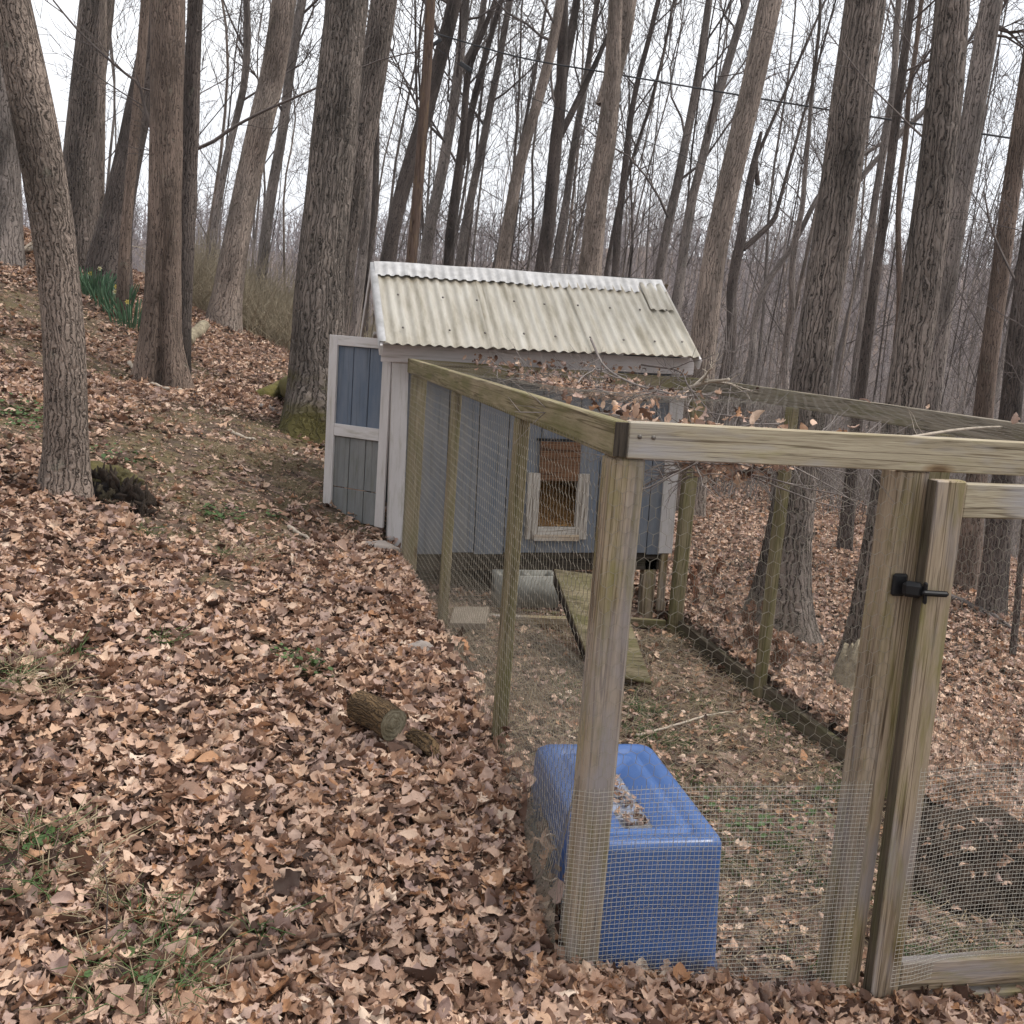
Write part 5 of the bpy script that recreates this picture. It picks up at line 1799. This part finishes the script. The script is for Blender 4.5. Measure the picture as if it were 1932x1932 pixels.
# dead-leaved oak seedlings outside the right rail
for (u, v, s, lab) in ((1320, 1160, 1.2, 'bushy seedling with curled brown leaves behind the far right post'), (1362, 1225, .8, 'reddish-leaved seedling leaning over the right rail'), (1372, 1255, .5, 'tiny dry seedling between the rail and the middle right post'), (1462, 1270, .6, 'dry drooping seedling just past the middle right post')):
    p = on_ground(u, v)
    if p[0] < 2.1:
        p = np.array([2.16, p[1], gz(2.16, p[1])])
    t = thing('oak_seedling', p, lab, 'seedling', 'seedlings outside the right rail')
    out = []
    for b in range(3):
        d = np.array([rng.normal(0, .25), rng.normal(0, .25), 1])
        branch_lines(out, p, d / np.linalg.norm(d), .34 * s, .004, 1, 4, .12)
    mk('stem', crown_mesh(out), 'twig_dark', t)
    for b in range(int(26 * s)):
        seg_ = out[rng.integers(0, len(out))]
        M = Matrix.Translation(Vector(seg_[1])) @ Matrix.Rotation(rng.random() * 6.28, 4, 'Z') @ Matrix.Rotation(rng.normal(1.2, .5), 4, 'Y') @ Matrix.Scale(rng.uniform(.07, .12), 4)
        lo = mk('leaf', LEAVES[rng.integers(0, 20)], None, t, M)
        lo.material_slots[0].link = 'OBJECT'
        lo.material_slots[0].material = MATS['seedling_leaf']

# ================================================================ LEAF LITTER, GRASSES
def place_leaves(n_try):
    d = 1.4 + 17 * rng.random(n_try) ** 1.0
    a = rng.uniform(-.62, .66, n_try)
    ang_ = YAW + a
    x = CAM[0] + d * np.sin(ang_)
    y = CAM[1] + d * np.cos(ang_)
    return x, y, d


NT_ = 300000
lx_, ly_, ld = place_leaves(NT_)
keep = np.ones(NT_, bool)
inside = (lx_ > .03) & (lx_ < 1.98) & (ly_ > .03) & (ly_ < 4.3)
keep &= ~inside | (rng.random(NT_) < .19)
for (fx, fy, fr_) in FOOT:
    keep &= (lx_ - fx) ** 2 + (ly_ - fy) ** 2 > (fr_ * 1.05) ** 2
pat = np.zeros(NT_)
for (u, v, r) in MOSS:
    c = on_ground(u, v)
    pat = np.maximum(pat, np.exp(-((lx_ - c[0]) ** 2 + (ly_ - c[1]) ** 2) / (r * r)))
bare = rng.random(NT_) < np.clip(pat * 1.25, 0, .93)
crumb = bare & (rng.random(NT_) < .5)
keep &= ~bare | crumb
thin = .5 + .5 * np.sin(lx_ * 1.9 + 1.2 * np.sin(ly_ * .9)) * np.sin(ly_ * 1.5 + lx_)
keep &= rng.random(NT_) < .72 + .28 * thin
keep &= ~((lx_ > .0) & (lx_ < 1.9) & (ly_ > 4.35) & (ly_ < 5.5))
lx_, ly_, ld, crumb = lx_[keep], ly_[keep], ld[keep], crumb[keep]
n = len(lx_)
lz = terrain(lx_, ly_) + rng.random(n) ** 1.6 * .035 + .004
sc_ = np.where(rng.random(n) < .32, rng.uniform(.016, .036, n), rng.uniform(.044, .084, n)) * np.where(rng.random(n) < .10, 1.4, 1)
ins = (lx_ > 0) & (lx_ < 2) & (ly_ > 0) & (ly_ < 4.3)
sc_[ins] *= .7
sc_[crumb] = rng.uniform(.012, .034, int(crumb.sum()))
lz[crumb] = terrain(lx_[crumb], ly_[crumb]) + rng.random(int(crumb.sum())) * .012
LP = np.stack([lx_, ly_, lz], -1)
rot = leaf_rot(n, .34)
idx = rng.integers(0, 20, n)
pj = proj(LP)
vis = (pj[:, 0] > 20) & (pj[:, 0] < 1910) & (pj[:, 1] > 1000) & (pj[:, 1] < 1915) & ~ins & ~((lx_ > -.1) & (ly_ > -.1))
size = np.where(vis, sc_ / pj[:, 2] * (lz - terrain(lx_, ly_) > .012), 0)
top300 = np.argsort(-size)[:300]
rest = np.ones(n, bool)
rest[top300] = False
tag(scatter('leaf_litter', LP[rest], rot[rest], sc_[rest], idx[rest], ground), 'brown fallen leaves covering the woodland slope', None, kind='stuff')
for i in top300:
    M = Matrix.Translation(Vector(LP[i])) @ Matrix.Rotation(rot[i, 2], 4, 'Z') @ Matrix.Rotation(rot[i, 1], 4, 'Y') @ Matrix.Rotation(rot[i, 0], 4, 'X') @ Matrix.Scale(float(sc_[i] * 1.05), 4)
    mk('fallen_leaf', LEAVES[idx[i]], None, ground, M)

# drift of leaves against the side wire and the front of the run
n = 3600
yy = rng.uniform(-.1, 3.9, n)
xx = -.03 - np.abs(rng.normal(0, .10, n))
m2 = rng.random(n) < .30
xx = np.where(m2, rng.uniform(-.1, 2.0, n), xx)
yy = np.where(m2, -.03 - np.abs(rng.normal(0, .08, n)), yy)
cg = rng.random(n) < .05
xx = np.where(cg, rng.uniform(-.02, .10, n), xx)
yy = np.where(cg, rng.uniform(.15, 1.9, n), yy)
P = np.stack([xx, yy, terrain(xx, yy) + rng.random(n) * np.where(cg, .18, .05)], -1)
tag(scatter('leaf_drift', P, leaf_rot(n, .5), rng.uniform(.042, .085, n), rng.integers(0, 20, n), ground), 'leaves drifted against the wire of the run', None, kind='stuff')

# leaves and twigs caught on the wire roof
n = 1300
pk = rng.random(n)
cx = np.where(pk < .56, np.minimum(rng.normal(.90, .20, n), 1.25), np.where(pk < .99, rng.normal(.56, .16, n), rng.uniform(.1, 1.9, n)))
cy_ = np.where(pk < .56, rng.normal(3.05, .33, n), np.where(pk < .99, rng.normal(.62, .17, n), rng.uniform(.3, 4, n)))
w = rng.random(n) < .06
cy_ = np.where(w, 4.12 + rng.normal(0, .03, n), cy_)
cx = np.where(w, rng.uniform(.3, 1.9, n), cx)
ok = (cx > .05) & (cx < 1.95) & (cy_ > .1) & (cy_ < 4.2)
cx, cy_ = cx[ok], cy_[ok]
n = len(cx)
cz = np.where(cy_ > 4.05, TH, roof_z(cx, cy_)) + rng.random(n) * .045 + .004
o = scatter('roof_leaves', np.stack([cx, cy_, cz], -1), leaf_rot(n, .7), rng.uniform(.028, .06, n), rng.integers(0, 20, n))
tag(o, 'brown leaves heaped on the sagging wire roof of the run', 'leaves', kind='stuff')
out = []
for q in range(120):
    m_ = rng.random() < .6
    p = np.array([min(1.3, rng.normal(.92, .26)), rng.normal(3.0, .5), 0]) if m_ else np.array([rng.normal(.56, .16), rng.normal(.6, .16), 0])
    p[0] = np.clip(p[0], .1, 1.85)
    p[1] = np.clip(p[1], .15, 4.0)
    p[2] = roof_z(p[0], p[1]) + .012 + rng.random() * .03
    a = rng.random() * 6.28
    d = np.array([math.cos(a), math.sin(a), rng.normal(.02, .08)])
    branch_lines(out, p, d / np.linalg.norm(d), rng.uniform(.15, .42), rng.uniform(.0025, .005), 1, 4, .12, -.02)
tag(mk('roof_twigs', crown_mesh(out), 'twig_grey'), 'tangle of small dead twigs caught on the wire roof', 'twigs', kind='stuff')
for lab, pts, r in (('long bent twig reaching from the roof eave across the wire roof', [(1120, 655, 3.9), (1190, 710, 3.4), (1260, 742, 2.8), (1180, 725, 3.2)], .005),):
    pass


def roof_branch(label, P, r0, r1, mat='twig_grey', side=3):
    C = crv(np.array(P), 22)
    t = thing('dead_branch', C[0], label, 'branch', 'branches lying on the wire roof')
    V, Q, T = tube(C, np.linspace(r0, r1, 22), 7)
    mk('stem', mesh_np('stem', V, Q, T, smooth=True), mat, t)
    out = []
    for s in range(side):
        i = 5 + int(14 * s / side)
        d = C[i] - C[i - 1]
        d /= np.linalg.norm(d)
        dd = d * .7 + perp(d) * np.array([.7, .7, .3])
        branch_lines(out, C[i], dd / np.linalg.norm(dd), rng.uniform(.15, .35), r1, 1, 4, .15, 0)
    mk('twigs', crown_mesh(out), mat, t)


roof_branch('long grey branch slanting from the roof eave across the wire roof', [atY(1115, 640, 3.9), atY(1140, 690, 3.5), atY(1190, 722, 2.9), atY(1262, 742, 2.2)], .008, .005, side=4)
roof_branch('bleached forked branch resting on the right beam of the run', [atY(1290, 735, 3.6), atY(1330, 722, 3.5), atY(1375, 716, 3.2)], .012, .009, 'twig_pale', 3)
roof_branch('pale thin stick leaning over the far right end of the wire roof', [atY(1712, 826, .6), atY(1800, 812, .9), atY(1870, 806, 1.1), atY(1960, 806, 1.2)], .006, .004, 'twig_pale', 1)
roof_branch('dark curved twig hooked over the middle of the wire roof', [atY(1210, 688, 3.2), atY(1280, 700, 3.0), atY(1300, 730, 2.8), atY(1350, 790, 2.2)], .006, .004, 'twig_dark', 4)

# dead straw and grass on the floor of the run
n = 6000
x = rng.uniform(.05, 1.94, n)
y = rng.uniform(.05, 4.0, n)
ok = ~((x < .55) & (y < .75))
x, y = x[ok], y[ok]
n = len(x)
a = rng.random(n) * 6.283
L = rng.uniform(.04, .16, n)
A = np.stack([x, y, terrain(x, y) + rng.random(n) * .015], -1)
up_ = np.abs(rng.normal(0, .18, n))
Bm = A + np.stack([np.cos(a) * L * .5, np.sin(a) * L * .5, L * up_ + .01], -1)
B = Bm + np.stack([np.cos(a + .4) * L * .5, np.sin(a + .4) * L * .5, -L * up_ * .4], -1)
acc = Acc()
acc.add(*prisms(A, Bm, .0016, .0014))
acc.add(*prisms(Bm, B, .0014, .0008))
tag(mk('dead_grass', acc.mesh('dead_grass'), 'straw'), 'matted straw and dead grass on the run floor', 'dead grass', kind='stuff')


def blades(name, spots, mat, label, h=(.03, .10), n=40, spread=.12, r=.0018, cat='grass'):
    A, B = [], []
    for (c, s) in spots:
        k_ = int(n * s)
        aa = rng.random(k_) * 6.283
        rr = rng.random(k_) ** .5 * spread * s
        b = np.stack([c[0] + np.cos(aa) * rr, c[1] + np.sin(aa) * rr, np.zeros(k_)], -1)
        b[:, 2] = terrain(b[:, 0], b[:, 1])
        hh = rng.uniform(*h, k_)
        lean = rng.normal(0, .6, (k_, 2)) * hh[:, None]
        m_ = b + np.column_stack([lean * .4, hh * .65])
        t_ = b + np.column_stack([lean * 1.2, hh * rng.uniform(.7, 1.05, k_)])
        A += [b, m_]
        B += [m_, t_]
    A, B = np.vstack(A), np.vstack(B)
    V, Q = prisms(A, B, r, r * .55)
    return tag(mk(name, mesh_np(name, V, Q), mat), label, cat, kind='stuff')


gs = []
for q in range(44):
    gs.append((np.array([rng.uniform(.6, 1.9), rng.uniform(.1, 2.6)]), rng.uniform(.4, 1.1)))
blades('run_grass', gs, 'green_leaf', 'sparse green grass growing on the run floor', (.02, .07), 36, .12)
tufts = [(on_ground(u, v)[:2], s) for (u, v, s) in ((250, 1880, 1.3), (330, 1880, .8), (300, 1760, .7), (80, 1700, .6), (60, 1620, .7), (20, 1300, .7), (130, 1250, .4), (310, 1225, .5), (280, 1020, .5), (500, 1790, .4), (420, 1060, .5))]
blades('green_tufts', tufts, 'green_leaf', 'small green grass tufts among the leaves', (.03, .10), 60, .10)
dry = [(on_ground(u, v)[:2], s) for (u, v, s) in ((95, 1640, 1.2), (290, 1895, 1.2), (30, 1290, 1.1), (80, 1310, .9), (470, 1060, .9), (560, 930, 1.1), (520, 880, 1.1), (640, 870, .8), (420, 860, .9), (230, 1740, .7))]
blades('dry_tufts', dry, 'dry_grass', 'dry straw-coloured grass tufts among the leaves', (.03, .11), 90, .14)

# round-leaved ground cover
n_sp = [(556, 1250, .11, 80), (590, 1275, .08, 50), (420, 975, .14, 90), (30, 770, .28, 160), (60, 800, .25, 120), (230, 870, .2, 80), (70, 1605, .05, 16), (245, 1850, .10, 24), (1420, 1560, .2, 60), (1560, 1540, .2, 60), (520, 980, .06, 20)]
A = Acc()
for (u, v, r, cnt_) in n_sp:
    c = on_ground(u, v)
    for q in range(cnt_):
        a = rng.random() * 6.283
        rr = r * rng.random() ** .5
        p = np.array([c[0] + math.cos(a) * rr, c[1] + math.sin(a) * rr, 0])
        p[2] = gz(p[0], p[1]) + rng.uniform(.012, .05)
        s = rng.uniform(.008, .017)
        nn = np.array([rng.normal(0, .35), rng.normal(0, .35), 1])
        nn /= np.linalg.norm(nn)
        e1 = np.cross(nn, [1, 0, 0])
        e1 /= np.linalg.norm(e1)
        e2 = np.cross(nn, e1)
        aa = np.arange(6) * math.pi / 3
        ring = p + s * (np.cos(aa)[:, None] * e1 + np.sin(aa)[:, None] * e2)
        A.add(np.vstack([ring, [p - nn * s * .25]]), None, [[i, (i + 1) % 6, 6] for i in range(6)])
tag(mk('ground_cover', A.mesh('ground_cover'), 'green_leaf'), 'patches of small round green leaves among the litter', 'ground cover', kind='stuff')

# thin upright weed stalk in the foreground leaves
stalk = on_ground(198, 1800)
t = thing('weed_stalk', stalk, 'single upright dark weed stalk in the foreground leaves', 'stalk')
out = []
branch_lines(out, stalk, np.array([.03, 0, 1.]), .24, .0028, 0, 6, .05)
mk('stem', crown_mesh(out), 'twig_dark', t)

# leaves and twigs settled in the tote's recess
n = 60
P = np.array([TM @ Vector((rng.uniform(-.9, .9) * (hx - .16), rng.uniform(-.95, .7) * (hy - .17), H - .040 + rng.random() * .016)) for _ in range(n)])
tag(scatter('tote_leaves', P, leaf_rot(n, .4), rng.uniform(.02, .04, n), rng.integers(0, 20, n)), 'wet dark leaves settled in the recess of the blue tote', 'leaves', kind='stuff')

n = 90
aa = rng.random(n) * 6.283
rr_ = rng.random(n) ** .5
P = np.stack([rb[0] + .20 + .30 * rr_ * np.cos(aa), rb[1] + .24 + .22 * rr_ * np.sin(aa), rb[2] + .02 + .26 * np.sqrt(np.clip(1 - (rr_ * .9) ** 2, 0, 1))], -1)
tag(scatter('mound_leaves', P, leaf_rot(n, .6), rng.uniform(.03, .06, n), rng.integers(0, 20, n)), 'fallen leaves lying on the dark root ball behind the gate', 'leaves', kind='stuff')

# ================================================================ HAZE: the damp air over the valley
k = NT('haze')
k.t.nodes.remove(k.b)
pv = k.n('VolumePrincipled', {'Color': (.86, .90, 1.0, 1), 'Density': HAZE, 'Anisotropy': .2})
k.t.links.new(pv.outputs[0], k.out.inputs['Volume'])
zmin = float(GZ.min()) - 1.0
acc = Acc()
addbox(acc, (gx[0] - 1, gy[0] - 1, zmin), (gx[-1] + 1, gy[-1] + 1, 40.0))
hz_ = mk('haze', acc.mesh('haze'), 'haze')
tag(hz_, 'thin pale haze hanging in the woods and valley', 'haze', kind='stuff')
